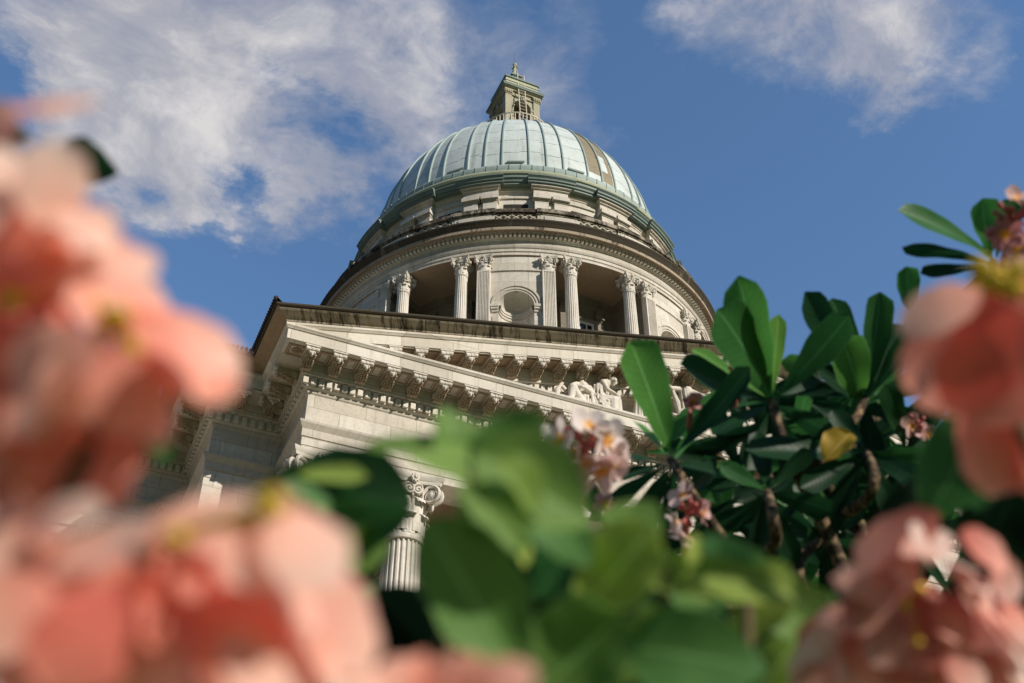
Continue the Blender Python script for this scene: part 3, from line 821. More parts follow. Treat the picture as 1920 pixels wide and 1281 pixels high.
# copper cornice with breaks, gutter roll, shell
cc = MB()
def ccyl(prof, a0, a1, n, m):
    P = [[pol(r, a0 + (a1 - a0) * i / n, z) for r, z in prof] for i in range(n + 1)]
    cc.grid(P, m=m); cc.add(P[0], [tuple(range(len(prof)))], m); cc.add(P[-1], [tuple(range(len(prof) - 1, -1, -1))], m)
for k in range(16):
    a = DROT + (k + .5) * pi / 8
    def prof(e, dz): return [(7.5, 36.440 + dz), (8.02 + e, 36.442 + dz), (8.02 + e, 36.540 + dz), (8.08 + e, 36.560 + dz), (8.10 + e, 36.640 + dz), (8.18 + e, 36.720 + dz), (8.18 + e, 36.770 + dz), (7.5, 36.860 + dz)]
    ccyl(prof(0.12, 0.0), a - radians(7.5), a + radians(7.5), 8, 0)
    b = DROT + k * pi / 8
    ccyl(prof(-0.06, -0.004), b - radians(3.78), b + radians(3.78), 4, 0)
cyl(cc, [(7.55, 36.740), (7.9, 36.860), (7.93, 37.150)], 128, 0)
cyl(cc, [(7.90, 37.100), (7.99, 37.120), (8.02, 37.200), (8.0, 37.290), (7.93, 37.320), (7.90, 37.340)], 128, 1)
cyl(cc, [(7.90, 37.330), (7.92, 37.400), (7.86, 37.440), (7.80, 37.460)], 128, 2)
cyl(cc, [(7.79, 37.450), (7.84, 37.600), (7.84, 37.760), (7.77, 37.880), (7.62, 38.000), (7.4, 38.080), (7.2, 38.100)], 128, 2)
for i in range(96):
    a = 2 * pi * i / 96
    cc.arcbox(DC, 7.78, 7.855, a - 0.0018, a + 0.0018, 37.30, 37.820, 1, 0)
ccor = B(cc, 'copper_cornice', [COPPER_D, COPPER_Y, COPPER_M], drum, smooth=30)

RD, ZD, HD = 7.22, 38.15, 8.25
TE = math.acos(1.75 / RD)
def dome_pt(a, t, e=0.0):
    r = RD * cos(t); z = ZD + HD * sin(t)
    nr, nz = cos(t) / RD, sin(t) / HD; L = hypot(nr, nz)
    return pol(r + e * nr / L, a, z + e * nz / L)
sh = MB(); NT_, NA = 40, 192
rows = []
for i in range(NA):
    a = DROT + 2 * pi * i / NA
    rows.append([pol(RD + 0.02, a, 37.75)] + [dome_pt(a, TE * j / NT_) for j in range(NT_ + 1)])
def shell_mat(i, j):
    a = (360.0 * (i + .5) / NA)
    if 27.4 < a < 33.8 and 3 < j < 29: return 1
    if 33.8 < a < 40.1 and 2 < j < 22:
        if 33.8 < a < 36.6 and 5 < j < 11: return 0
        return 1
    return 0
sh.grid(rows, cu=True, mf=shell_mat)
shell = B(sh, 'dome', [COPPER, COPPER_B], smooth=40)
off = [radians(4.9), radians(11.25), -radians(4.9)]
for k in range(16):
    for o in off:
        a = DROT + k * pi / 8 + o; m = MB(); P = []
        for j in range(NT_ + 1):
            t = TE * j / NT_; hw = 0.048 / max(RD * cos(t), 1.0)
            P.append([dome_pt(a + s_ * hw, t, e) for s_, e in ((-1, -.03), (-1, .045), (-.55, .07), (.55, .07), (1, .045), (1, -.03))])
        m.grid(P, cv=False); m.add(P[0], [tuple(range(6))])
        ang = math.degrees(a - DROT) % 360
        B(m, 'rib', COPPER_R, shell, smooth=40)
vb = MB()
for k in range(16):
    a = DROT + k * pi / 8
    for t0 in (0.05,):
        P = [[dome_pt(a + s_ * 0.055, t0 + q * 0.013, e) for s_ in (-1, 1)] for q, e in ((0, 0.02), (0, .07), (1, .07), (1, .0))]
        vb.grid(P)
B(vb, 'vent_slot', COPPER_D, shell, smooth=0)

# ---- lantern
LZ = 47.1; LB = 0.97
ln = MB()
cyl(ln, [(1.9, LZ - 1.3), (1.9, LZ - 0.2), (2.05, LZ - 0.12), (2.05, LZ + 0.1), (0.5, LZ + 0.12)], 48, 1)
ZT = 51.0; AS, AW = 49.85, 0.52     # arch spring, half width
def face(rz):
    ca, sa = cos(rz), sin(rz)
    def T(p): x, y, z = p; return (DC[0] + x * ca - y * sa, DC[1] + x * sa + y * ca, z)
    y = -LB; z0 = LZ + 0.12
    def bxx(x0, x1, y0, y1, a, b, m=0): ln.box(x0, x1, y0, y1, a, b, m, T)
    for s in (-1, 1):
        x0, x1 = sorted((s * AW, s * (LB - 0.001)))
        ln.grid([[T((x, y, z)) for z in (z0, AS, ZT)] for x in (x0, x1)])
        ln.grid([[T((s * AW, yy, z)) for z in (z0, AS)] for yy in (y, y + 0.35)])
        a, b = sorted((s * (LB - 0.30), s * (LB + 0.078))); bxx(a, b, y - 0.08, y - 0.002, z0, ZT - 0.42)
        a, b = sorted((s * (LB - 0.33), s * (LB + 0.108))); bxx(a, b, y - 0.11, y - 0.003, ZT - 0.42, ZT - 0.36)
        a, b = sorted((s * (LB - 0.36), s * (LB + 0.138))); bxx(a, b, y - 0.14, y - 0.003, ZT - 0.14, ZT - 0.02)
        for q in range(4):
            cx = s * (LB - 0.28 + q * 0.12)
            p = T((cx, y - 0.12, ZT - 0.26)); ln.ball(p, (0.075, 0.075, 0.11), 6, 4)
        a, b = sorted((s * (AW - 0.04), s * (AW + 0.2))); bxx(a, b, y - 0.06, y - 0.002, AS - 0.10, AS + 0.02)
        a, b = sorted((s * AW, s * (AW + 0.12))); bxx(a, b, y - 0.03, y - 0.002, z0, AS - 0.103)
    k = 16
    ln.grid([[T((-AW * cos(pi * i / k), y, AS + AW * sin(pi * i / k))), T((-AW * cos(pi * i / k), y, ZT))] for i in range(k + 1)])
    ln.grid([[T((-AW * cos(pi * i / k), yy, AS + AW * sin(pi * i / k))) for yy in (y, y + 0.35)] for i in range(k + 1)])
    ln.grid([[T((-w * cos(pi * i / k), y - o, AS + w * sin(pi * i / k))) for w, o in ((AW, 0), (AW, .05), (AW + .12, .05), (AW + .12, 0))] for i in range(k + 1)])
    bxx(-0.10, 0.10, y - 0.14, y - 0.051, AS + AW - 0.02, AS + AW + 0.28)
    bxx(-0.6, 0.6, y - 0.07, y - 0.004, ZT - 0.40, ZT - 0.34)
    ln.grid([[T((x, y + 0.35, z)) for z in (z0, ZT)] for x in (-LB, -AW)]); ln.grid([[T((x, y + 0.35, z)) for z in (z0, ZT)] for x in (AW, LB)])
for k in range(4): face(k * pi / 2)
sq = lambda e: [(DC[0] - LB, DC[1] - LB, -1, -1), (DC[0] + LB, DC[1] - LB, 1, -1), (DC[0] + LB, DC[1] + LB, 1, 1), (DC[0] - LB, DC[1] + LB, -1, 1), (DC[0] - LB, DC[1] - LB, -1, -1)]
ln.box(DC[0] - LB, DC[0] + LB, DC[1] - LB, DC[1] + LB, ZT - 0.45, ZT - 0.4, 2)
ln.box(DC[0] - .25, DC[0] + .25, DC[1] - .25, DC[1] + .25, LZ, ZT - 0.45, 2)
ln.sweep(sq(0), [(0.0, ZT - 0.02), (0.10, ZT - 0.01), (0.10, ZT + 0.08), (0.16, ZT + 0.12), (0.22, ZT + 0.15)])
ln.sweep(sq(0), [(0.21, ZT + 0.153), (0.27, ZT + 0.16), (0.27, ZT + 0.22), (0.30, ZT + 0.26), (0.31, ZT + 0.30), (0.0, ZT + 0.34)], 1)
ln.sweep(sq(0), [(0.04, ZT + 0.33), (0.04, ZT + 0.75), (0.08, ZT + 0.78), (0.08, ZT + 0.86), (0.02, ZT + 0.88), (0.02, ZT + 1.08)], 3)
ln.sweep(sq(0), [(0.02, ZT + 1.08), (0.09, ZT + 1.10), (0.10, ZT + 1.18), (0.0, ZT + 1.22), (-0.28, ZT + 1.24), (-0.28, ZT + 1.44), (-0.20, ZT + 1.48), (-0.20, ZT + 1.54), (-0.45, ZT + 1.62), (-0.62, ZT + 1.90), (-0.70, ZT + 2.35), (-0.62, ZT + 2.40), (-0.62, ZT + 2.50), (-LB, ZT + 2.55)], 1)
lantern = B(ln, 'lantern', [STONE_LN, COPPER_D, STONE_SH, COPPER_Y], smooth=25)
fi = MB(); z = ZT + 2.52
fi.lathe([(0.30, z), (0.30, z + 0.1), (0.17, z + 0.2), (0.10, z + 0.45), (0.09, z + 0.8), (0.10, z + 0.90), (0.12, z + 0.95), (0.07, z + 1.02), (0.06, z + 1.1)], DC, n=16)
fi.ball((DC[0], DC[1], z + 1.22), (0.13, 0.13, 0.15), 12, 8)
for k in range(4):
    a = k * pi / 2 + pi / 4; fi.ball((DC[0] + .15 * cos(a), DC[1] + .15 * sin(a), z + .98), 0.065, 8, 6)
    fi.tube([(DC[0] + .26 * cos(a), DC[1] + .26 * sin(a), z), (DC[0] + .17 * cos(a), DC[1] + .17 * sin(a), z + .35), (DC[0] + .10 * cos(a), DC[1] + .10 * sin(a), z + .8)], [.07, .04, .03], 6)
B(fi, 'finial', COPPER_Y, lantern)
rd = MB(); rd.tube([(DC[0], DC[1], z + 1.5), (DC[0], DC[1], z + 2.5)], [0.018, 0.01], 6); B(rd, 'lightning_rod', STEEL, lantern)
rl = MB(); RR = 2.02; zr = LZ + 0.10
for i in range(60):
    a = 2 * pi * i / 60; rl.tube([pol(RR, a, zr), pol(RR, a, zr + 0.95)], 0.028, 5)
for h, r in ((0.95, 0.045), (0.12, 0.03)):
    rl.tube([pol(RR, 2 * pi * i / 60, zr + h) for i in range(61)], r, 6, cap=False)
B(rl, 'railing', PAINT_C, lantern)
# ladder standing against the lantern
ld = MB()
pb0, pt0 = on_y(981.5, 215, DC[1] - 1.75), on_y(976.2, 140, DC[1] - 0.75)
lx = 0.20
top = pt0; bot = pb0
bot = bot + (bot - top) * 0.22
dirv = (top - bot)
lad_root = bot
for s in (-1, 1): ld.tube([bot + Vector((s * lx, 0, 0)), top + Vector((s * lx, 0, 0)), top + Vector((s * lx, .45, .22)), top + Vector((s * lx, .9, .2))], 0.03, 6)
nr = 16
for i in range(nr): p = bot + dirv * ((i + .5) / nr); ld.tube([p + Vector((-lx, 0, 0)), p + Vector((lx, 0, 0))], 0.02, 5)
lo = ld.build('ladder', PAINT_C, None, bot)
props(lo, 'thin cream metal ladder leaning against the arched lantern on top of the dome', 'ladder')

# ================================================================== TYMPANUM SCULPTURE (each figure one continuous body)
def figure(name, label, prim, origin, rotz=0.0, vox=0.018, group='stone figures on the pediment ledge', size=1.0):
    m = MB()
    for q in prim:
        if q[0] == 'c':          # tapered capsule
            _, p0, r0, p1, r1 = q; p0 = Vector(p0); p1 = Vector(p1); n = 6
            m.tube([p0.lerp(p1, i / n) for i in range(n + 1)], [r0 + (r1 - r0) * i / n for i in range(n + 1)], 10)
            m.ball(p0, r0 * 1.0, 10, 8); m.ball(p1, r1 * 1.0, 10, 8)
        elif q[0] == 'e': m.ball(q[1], q[2], 12, 9)
        elif q[0] == 't': m.tube([Vector(p) for p in q[1]], q[2], 7)
        elif q[0] == 'b': m.box(*q[1])
    o = m.build(name, STONE_PL, None, (0, 0, 0), 0, local=True)
    md = o.modifiers.new('r', 'REMESH'); md.mode = 'VOXEL'; md.voxel_size = vox
    sm_ = o.modifiers.new('s', 'SMOOTH'); sm_.iterations = 1; sm_.factor = 0.5
    bpy.context.view_layer.update()
    dg = bpy.context.evaluated_depsgraph_get()
    me = bpy.data.meshes.new_from_object(o.evaluated_get(dg)); me.name = name
    o.modifiers.clear(); o.data = me
    me.transform(Matrix.Scale(size, 4))
    me.polygons.foreach_set('use_smooth', [True] * len(me.polygons))
    o.location = origin; o.rotation_euler = (0, 0, rotz)
    return props(o, label, 'statue', group)
LEDGE = 18.03 + EYE
def head(c, r=0.125, face=(0, -1, 0), hair=True, up=(0, 0, 1)):
    c = Vector(c); f = Vector(face).normalized(); u = Vector(up); sd = f.cross(u).normalized(); u = sd.cross(f)
    out = [('e', c, (r * .86, r * .95, r * 1.1)), ('e', c + f * r * .35 - u * r * .45, (r * .62,) * 3), ('e', c + f * r * 1.0 - u * r * .05, (r * .17, r * .17, r * .26)),
           ('e', c + f * r * .86 + u * r * .28, (r * .55, r * .2, r * .16)), ('e', c + f * r * .86 - u * r * .48, (r * .28, r * .16, r * .12)), ('e', c + f * r * .75 - u * r * .85, (r * .3, r * .3, r * .24))]
    for s_ in (-1, 1): out.append(('e', c + sd * s_ * r * .85 - u * r * .1, (r * .16, r * .2, r * .3)))
    if hair:
        rn = random.Random(int(c.x * 97))
        for i in range(16):
            a = rn.uniform(0, 2 * pi); e_ = rn.uniform(0.15, 1.4)
            d = (sd * cos(a) + f * sin(a)) * cos(e_) + u * sin(e_)
            if d.dot(f) > .55: continue
            out.append(('e', c + d * r * 0.95, (r * .34,) * 3))
    return out
def folds(p_top, p_bot, w_top, w_bot, n, r, depth, seed=1):
    rn = random.Random(seed); out = []
    for i in range(n):
        s_ = i / (n - 1) * 2 - 1; j = rn.uniform(-.03, .03)
        a = Vector(p_top) + Vector((s_ * w_top, -depth * sqrt(max(0, 1 - s_ * s_)) * .8, 0)); b = Vector(p_bot) + Vector((s_ * w_bot + j, -depth * sqrt(max(0, 1 - s_ * s_ * .8)), 0))
        out.append(('t', [a, a.lerp(b, .5) + Vector((j, -.02, 0)), b], [r * .6, r, r * 1.25]))
    return out
gx = lambda u, v: on_y(u, v, 22.85).x
# hunched seated figure in a long robe, resting on a carved block
P = [('c', (0, 0.1, .62), .24, (0.02, 0, 1.02), .25), ('c', (0.02, 0.0, 1.05), .26, (.20, -.06, 1.36), .20), ('c', (.22, -.08, 1.38), .12, (.38, -.12, 1.44), .085),
     ('c', (.06, -.20, 1.32), .10, (.16, -.30, .98), .075), ('c', (.16, -.30, .98), .075, (.48, -.34, .82), .055), ('e', (.54, -.34, .80), (.07, .05, .05)),
     ('c', (.02, -.1, .62), .22, (.52, -.22, .66), .17), ('c', (.52, -.22, .66), .17, (.56, -.24, .06), .14), ('c', (.0, -.1, .6), .24, (.36, -.26, .60), .18), ('c', (.36, -.26, .60), .18, (.34, -.3, .05), .15),
     ('b', (-.22, .62, -.2, .3, 0.0, .45)), ('c', (-.16, .05, .05), .2, (-.12, .05, .75), .2)]
P += head((.47, -.15, 1.47), .135, (.72, -.35, -.6)) + folds((-.02, -.05, 1.25), (.0, -.16, .1), .16, .3, 6, .035, .16, 4)
for i in range(26):
    rn = random.Random(i * 7 + 1); P.append(('t', [(rn.uniform(-.2, .6), -.33, rn.uniform(.1, .55)), (rn.uniform(-.2, .6), -.36, rn.uniform(.1, .55))], .025))
figure('statue', 'stone seated robed figure bending forward over its lap, just left of the tall paddle leaf', P, (gx(1128, 772), 22.95, LEDGE), size=.86)
# younger figure half sitting, one arm across a raised knee
P = [('c', (0, 0, .20), .20, (.05, .0, .55), .21), ('c', (.05, .0, .55), .21, (.06, 0, .86), .20), ('c', (.06, 0, .9), .10, (0.02, -.02, 1.12), .075), ('c', (-.14, -.05, .90), .085, (-.34, -.2, .72), .065), ('c', (-.34, -.2, .72), .065, (-.06, -.3, .66), .05),
     ('c', (.25, -.05, .88), .09, (.3, -.18, .60), .07), ('c', (.3, -.18, .60), .07, (-.05, -.32, .64), .055), ('e', (-.12, -.33, .63), (.07, .05, .045)),
     ('c', (-.05, -.1, .2), .17, (-.38, -.25, .58), .13), ('c', (-.38, -.25, .58), .12, (-.48, -.25, .06), .085), ('c', (.05, -.12, .14), .18, (-.5, -.28, .12), .10), ('e', (-.64, -.3, .08), (.13, .06, .06)), ('c', (.2, .05, .1), .2, (.24, .05, .7), .16)]
P += head((-.01, -.06, 1.27), .135, (.15, -.85, -.2)) + folds((.2, -.1, .8), (.25, -.2, .1), .1, .2, 4, .04, .1, 2)
figure('statue', 'stone half sitting bare-chested figure with one arm laid across a raised knee', P, (gx(1093, 757), 22.95, LEDGE))
# curling scroll at the narrow end of the group
P = [('t', [(.12 * cos(t) * (1 - t / 14) + 0.0, -.02, .62 + .15 * sin(t)) for t in [i * .3 for i in range(14)]] , .05), ('t', [(.12, -.02, .62), (-.03, 0, .8), (-.15, 0, .55), (-.16, 0, .25), (-.02, 0, .02), (.25, 0, .02)], [.05, .07, .09, .11, .12, .1]),
     ('t', [(.1, -.05, .1), (.25, -.08, .45), (.45, -.06, .5)], .06), ('t', [(.2, -.1, .05), (.4, -.1, .35), (.6, -.08, .38)], .05)]
figure('carved_scroll', 'curling carved stone scroll at the left end of the pediment figures', P, (gx(1058, 742), 23.0, LEDGE), vox=0.02)
# standing woman with a pleated skirt, arm reaching to the seated figure
P = [('c', (0.05, 0, .1), .36, (.08, 0, .9), .22), ('c', (.08, 0, .9), .22, (.06, 0, 1.35), .19), ('c', (-.13, -.04, 1.42), .09, (-.3, -.14, 1.1), .07), ('c', (-.3, -.14, 1.1), .07, (-.46, -.28, .86), .05), ('c', (.24, -.04, 1.42), .09, (.34, -.14, 1.1), .07), ('c', (.34, -.14, 1.1), .065, (.2, -.3, .95), .05),
     ('c', (.05, 0, 1.44), .09, (.02, -.03, 1.6), .07)] + head((.0, -.06, 1.74), .135, (-.5, -.8, -.2)) + folds((.08, -.06, 1.25), (.05, -.2, .04), .18, .40, 10, .035, .2, 9)
figure('statue', 'stone woman in a pleated long skirt standing behind the tall paddle leaf', P, (gx(1205, 782), 22.95, LEDGE))
# central figure with both arms spread under a mantle
P = [('c', (0, 0, .1), .32, (0, 0, 1.1), .24), ('c', (0, 0, 1.1), .24, (0, 0, 1.72), .23), ('c', (-.22, -.03, 1.78), .1, (-.56, -.1, 1.66), .075), ('c', (-.56, -.1, 1.66), .07, (-.86, -.2, 1.72), .05), ('c', (.22, -.03, 1.78), .1, (.58, -.1, 1.68), .075), ('c', (.58, -.1, 1.68), .07, (.9, -.2, 1.76), .05),
     ('c', (0, 0, 1.8), .095, (0, -.03, 2.0), .075), ('t', [(-.5, -.06, 1.6), (-.42, -.1, 1.2), (-.36, -.1, .7)], [.06, .1, .05]), ('t', [(.5, -.06, 1.6), (.42, -.1, 1.2), (.36, -.1, .7)], [.06, .1, .05])] + head((0, -.06, 2.15), .145, (0, -1, -.2)) + folds((0, -.06, 1.75), (0, -.2, .04), .2, .36, 9, .04, .2, 5)
figure('statue', 'stone central figure with spread arms and hanging mantle above the round shield', P, (gx(1299, 805), 22.98, LEDGE))
P = [('e', (0, 0, .40), (.36, .10, .40)), ('t', [(.36 * cos(t), -.07, .4 + .4 * sin(t)) for t in [i * .33 for i in range(20)]], .035), ('e', (0, -.08, .4), (.12, .06, .12)), ('c', (-.5, .05, .1), .12, (-.2, .05, .5), .1), ('t', [(-.62, 0, .52), (-.3, -.02, .5), (-.1, 0, .62)], .05)]
figure('carved_shield', 'round carved stone shield leaning below the central pediment figure', P, (gx(1283, 800), 22.62, LEDGE))

# ================================================================== PLANTS
def plant_mat(name, stops, trans=0.35, rough=0.45, vein=None, tip=None, spec=0.4, grad=0.0):
    """stops: colours along the tone stored per leaf (lc.z)."""
    m, nt = new_mat(name); k = NT(nt)
    at__ = k.n('ShaderNodeAttribute'); at__.attribute_name = 'lc'; t, s, tone = k.xyz(at__.outputs['Vector'])
    if grad:
        fib = k.noise(k.comb(k.math('MULTIPLY', t, 2.5), k.math('MULTIPLY', s, 9.0), tone), 1.0, 4, 0.6)
        tone = k.math('ADD', k.math('ADD', tone, k.math('MULTIPLY', k.math('SUBTRACT', t, 0.55), grad)), k.math('MULTIPLY', k.math('SUBTRACT', fib, 0.5), grad * 1.1))
    col = k.ramp(tone, stops)
    n = k.noise(k.pos(), 45.0, 4, 0.6); n2 = k.noise(k.pos(), 12.0, 3, 0.5)
    col = k.mix(k.math('MULTIPLY', n, 0.35), col, k.mix(0.5, col, (0, 0, 0), 'MULTIPLY'))
    hsv = k.n('ShaderNodeHueSaturation'); k.l(col, hsv.inputs['Color']); k.l(k.math('ADD', 0.75, k.math('MULTIPLY', n2, 0.5)), hsv.inputs['Value']); col = hsv.outputs[0]
    a = k.math('ABSOLUTE', s); bump = n
    if vein:
        mid = k.math('LESS_THAN', a, 0.045); lat = k.math('SINE', k.math('ADD', k.math('MULTIPLY', t, 95.0), k.math('MULTIPLY', a, -14.0)))
        vn = k.n('ShaderNodeHueSaturation'); k.l(col, vn.inputs['Color']); vn.inputs['Value'].default_value = 2.0; vn.inputs['Saturation'].default_value = 0.85; vein = vn.outputs[0]
        latm = k.math('MULTIPLY', k.ramp(lat, [(0.80, 0.0), (1.0, 1.0)]), 0.16)
        col = k.mix(k.math('MAXIMUM', k.math('MULTIPLY', mid, 0.75), latm), col, vein); bump = lat
        edge = k.math('GREATER_THAN', a, 0.955); col = k.mix(k.math('MULTIPLY', edge, 0.5), col, vein)
    if tip: col = k.mix(k.ramp(t, tip[0]), col, tip[1])
    b = k.bsdf(col, rough, spec, bump, 0.10, 0.0012)
    tr = k.n('ShaderNodeBsdfTranslucent')
    tc_ = k.n('ShaderNodeHueSaturation'); k.l(col, tc_.inputs['Color']); tc_.inputs['Value'].default_value = 1.35; tc_.inputs['Saturation'].default_value = 1.05
    k.l(tc_.outputs[0], tr.inputs['Color'])
    mx = k.n('ShaderNodeMixShader'); mx.inputs[0].default_value = trans; k.l(b, mx.inputs[1]); k.l(tr.outputs[0], mx.inputs[2])
    k.out(mx.outputs[0]); return m
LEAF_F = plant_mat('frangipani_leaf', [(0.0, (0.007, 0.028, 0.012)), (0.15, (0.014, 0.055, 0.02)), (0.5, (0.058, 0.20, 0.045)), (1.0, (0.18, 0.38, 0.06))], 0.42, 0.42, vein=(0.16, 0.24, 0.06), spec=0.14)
LEAF_M = plant_mat('mussaenda_leaf', [(0.0, (0.003, 0.010, 0.005)), (0.2, (0.012, 0.045, 0.016)), (0.5, (0.065, 0.20, 0.05)), (1.0, (0.38, 0.48, 0.08))], 0.40, 0.6, vein=(0.10, 0.18, 0.05), spec=0.25)  # darkest and palest tones put leaf shadow and highlights into the colour
LEAF_Y = plant_mat('yellowed_leaf', [(0.0, (0.42, 0.24, 0.02)), (1.0, (0.55, 0.36, 0.03))], 0.4, 0.6, vein=(0.35, 0.22, 0.04))
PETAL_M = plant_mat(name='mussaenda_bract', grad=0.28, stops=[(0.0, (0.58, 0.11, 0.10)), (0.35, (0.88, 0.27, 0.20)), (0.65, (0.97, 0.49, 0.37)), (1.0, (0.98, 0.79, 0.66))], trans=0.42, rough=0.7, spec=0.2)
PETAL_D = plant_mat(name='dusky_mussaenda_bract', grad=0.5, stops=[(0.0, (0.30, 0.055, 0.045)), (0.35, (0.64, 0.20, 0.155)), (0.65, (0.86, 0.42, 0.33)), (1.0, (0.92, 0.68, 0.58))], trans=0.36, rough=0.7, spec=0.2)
PETAL_F = plant_mat('frangipani_petal', [(0.0, (0.45, 0.12, 0.12)), (0.5, (0.72, 0.42, 0.40)), (1.0, (0.84, 0.74, 0.68))], 0.35, 0.55, tip=([(0.06, 1.0), (0.36, 0.0)], (0.85, 0.45, 0.03)), spec=0.3)
BUD_F = plain_mat('red_flower_stalk', (0.42, 0.11, 0.10), 0.6, 0.3, 60)
YEL = plain_mat('yellow_floret', (0.75, 0.50, 0.04), 0.6, 0.2, 80)
OLIVE = plain_mat('olive_calyx', (0.20, 0.22, 0.04), 0.7, 0.3, 60)
m_, nt_ = new_mat('grey_brown_bark'); k_ = NT(nt_)
nb = k_.noise(k_.pos(), 34.0, 5, 0.65); nb2 = k_.noise(k_.pos(), 160.0, 3, 0.6)
cb_ = k_.mix(k_.ramp(nb, [(0.50, 0.0), (0.62, 1.0)]), (0.045, 0.030, 0.017), (0.30, 0.20, 0.11)); cb_ = k_.mix(k_.math('MULTIPLY', nb2, 0.4), cb_, (0.03, 0.022, 0.012))
k_.out(k_.bsdf(cb_, 0.85, 0.2, nb, 0.6, 0.004)); BARK = m_
TWIG = plain_mat('green_brown_twig', (0.14, 0.10, 0.05), 0.8, 0.4, 40)

SUN_V = Vector((sin(radians(29)) * cos(radians(30.5)), -cos(radians(29)) * cos(radians(30.5)), sin(radians(30.5))))
SH = {'obov': (1.1, 0.38), 'ovate': (0.55, 0.80), 'petal': (0.62, 0.50), 'heart': (0.42, 0.70), 'lance': (0.75, 0.75)}
PR = random.Random(11)
def blade(base, tip, width, face, shape='ovate', sag=0.05, fold=0.2, wave=0.05, tone=0.5, nu=15, nv=9, mb=None):
    base = Vector(base); tip = Vector(tip); ax = tip - base; L = ax.length; T = ax / L
    N = Vector(face); N = (N - T * N.dot(T)).normalized(); Sd = T.cross(N)
    a, b = SH[shape]; mxv = (a / (a + b)) ** a * (b / (a + b)) ** b
    P, A = [], []; ph = PR.uniform(0, 6.28); tw = PR.uniform(-.18, .18)
    for i in range(nu):
        t = i / (nu - 1); tt = min(max(t, 1e-4), 1 - 1e-4); w = (tt ** a) * ((1 - tt) ** b) / mxv * width * 0.5
        if i == 0: w = width * 0.03
        row, ar = [], []
        for j in range(nv):
            s = j / (nv - 1) * 2 - 1
            z = sag * L * 4 * t * (1 - t) + fold * abs(s) ** 1.5 * w + wave * width * sin(t * 9 + ph + s * 1.3) * abs(s) ** 1.2 + tw * s * w * t
            row.append(base + T * (t * L) + Sd * (s * w * (1 + 0.05 * sin(t * 17 + ph))) + N * z); ar.append((t, s, tone))
        P.append(row); A.append(ar)
    m = mb if mb is not None else MB()
    m.grid(P, at_=A)
    return m
def blade_obj(name, mat, parent, u0, v0, u1, v1, wpx, d0, d1=None, tone=0.5, roll=0.0, li=0.0, shape='ovate', **kw):
    d1 = d1 or d0
    b, t = at(u0, v0, d0), at(u1, v1, d1)
    W_ = wpx * (d0 + d1) / 2 / FPX
    tocam = (CAM - (b + t) / 2).normalized()
    N = tocam.lerp(SUN_V, li).normalized()
    ax = (t - b).normalized()
    N = Matrix.Rotation(radians(roll), 3, ax) @ N
    m = blade(b, t, W_, N, shape, tone=tone, **kw)
    return m.build(name, mat, parent, b, 60)
def stem_obj(name, mat, parent, pts, rad, bend=0.012):
    m = MB(); P = [Vector(p) for p in pts]; out = []; n = 5
    R = rad if isinstance(rad, (list, tuple)) else [rad] * len(P); RR = []
    for i in range(len(P) - 1):
        p0 = P[max(i - 1, 0)]; p1, p2 = P[i], P[i + 1]; p3 = P[min(i + 2, len(P) - 1)]
        for q in range(n):
            t = q / n
            c = 0.5 * ((2 * p1) + (p2 - p0) * t + (2 * p0 - 5 * p1 + 4 * p2 - p3) * t * t + (-p0 + 3 * p1 - 3 * p2 + p3) * t ** 3)
            out.append(c); RR.append((R[i] + (R[i + 1] - R[i]) * t) * PR.uniform(.93, 1.08))
    out.append(P[-1]); RR.append(R[-1])
    m.tube(out, RR, 9)
    return m.build(name, mat, parent, P[0], 60)

# ---------------------------------------------------------------- frangipani
D_ = 3.0
gpt = at(1640, 1420, 3.1); base_f = Vector((gpt.x + 0.15, gpt.y + 0.25, 0))
fr = thing('frangipani_tree', 'frangipani tree with long paddle leaves and pale pink flowers in front of the pediment', 'tree', base_f)
tr_top = at(1640, 1330, 3.05)
stem_obj('trunk', BARK, fr, [base_f, base_f + Vector((-.05, .02, 0.9)), base_f.lerp(tr_top, .62) + Vector((.06, 0, 0)), at(1650, 1420, 3.08), tr_top], [.075, .06, .05, .042, .034])
BR = [[(1640, 1330, 3.05), (1560, 1180, 3.0), (1400, 1062, 2.98), (1335, 985, 3.0), (1292, 920, 3.0), (1258, 862, 3.0)],
      [(1640, 1330, 3.05), (1600, 1130, 3.15), (1545, 985, 3.2), (1510, 920, 3.2), (1472, 835, 3.2), (1447, 752, 3.2)],
      [(1640, 1330, 3.05), (1650, 1120, 3.25), (1610, 985, 3.35), (1560, 930, 3.4), (1535, 850, 3.4), (1600, 790, 3.4), (1622, 748, 3.4)],
      [(1640, 1330, 3.05), (1800, 1120, 3.0), (1850, 900, 2.95), (1880, 700, 2.95), (1884, 580, 3.0), (1862, 492, 3.0)],
      [(1400, 1062, 2.98), (1452, 1020, 2.92), (1448, 960, 2.9), (1440, 925, 2.9)],
      [(1545, 985, 3.2), (1620, 940, 3.12), (1640, 890, 3.1), (1625, 850, 3.1)],
      [(1560, 1180, 3.0), (1510, 1110, 3.1), (1500, 1050, 3.15), (1540, 1010, 3.2)],
      [(1640, 1330, 3.05), (1680, 1120, 3.3), (1690, 960, 3.3), (1700, 850, 3.3)],
      [(1560, 1180, 3.0), (1330, 1130, 3.1), (1220, 1060, 3.1), (1150, 1010, 3.1)]]
for i, b in enumerate(BR):
    n_ = len(b); r0 = .023 if i < 4 else .017
    stem_obj('branch', BARK, fr, [at(q[0], q[1], q[2] - (.16 if 0 < j_ < n_ - 1 else 0)) for j_, q in enumerate(b)], [r0 - (r0 - .0115) * j / (n_ - 1) for j in range(n_)])
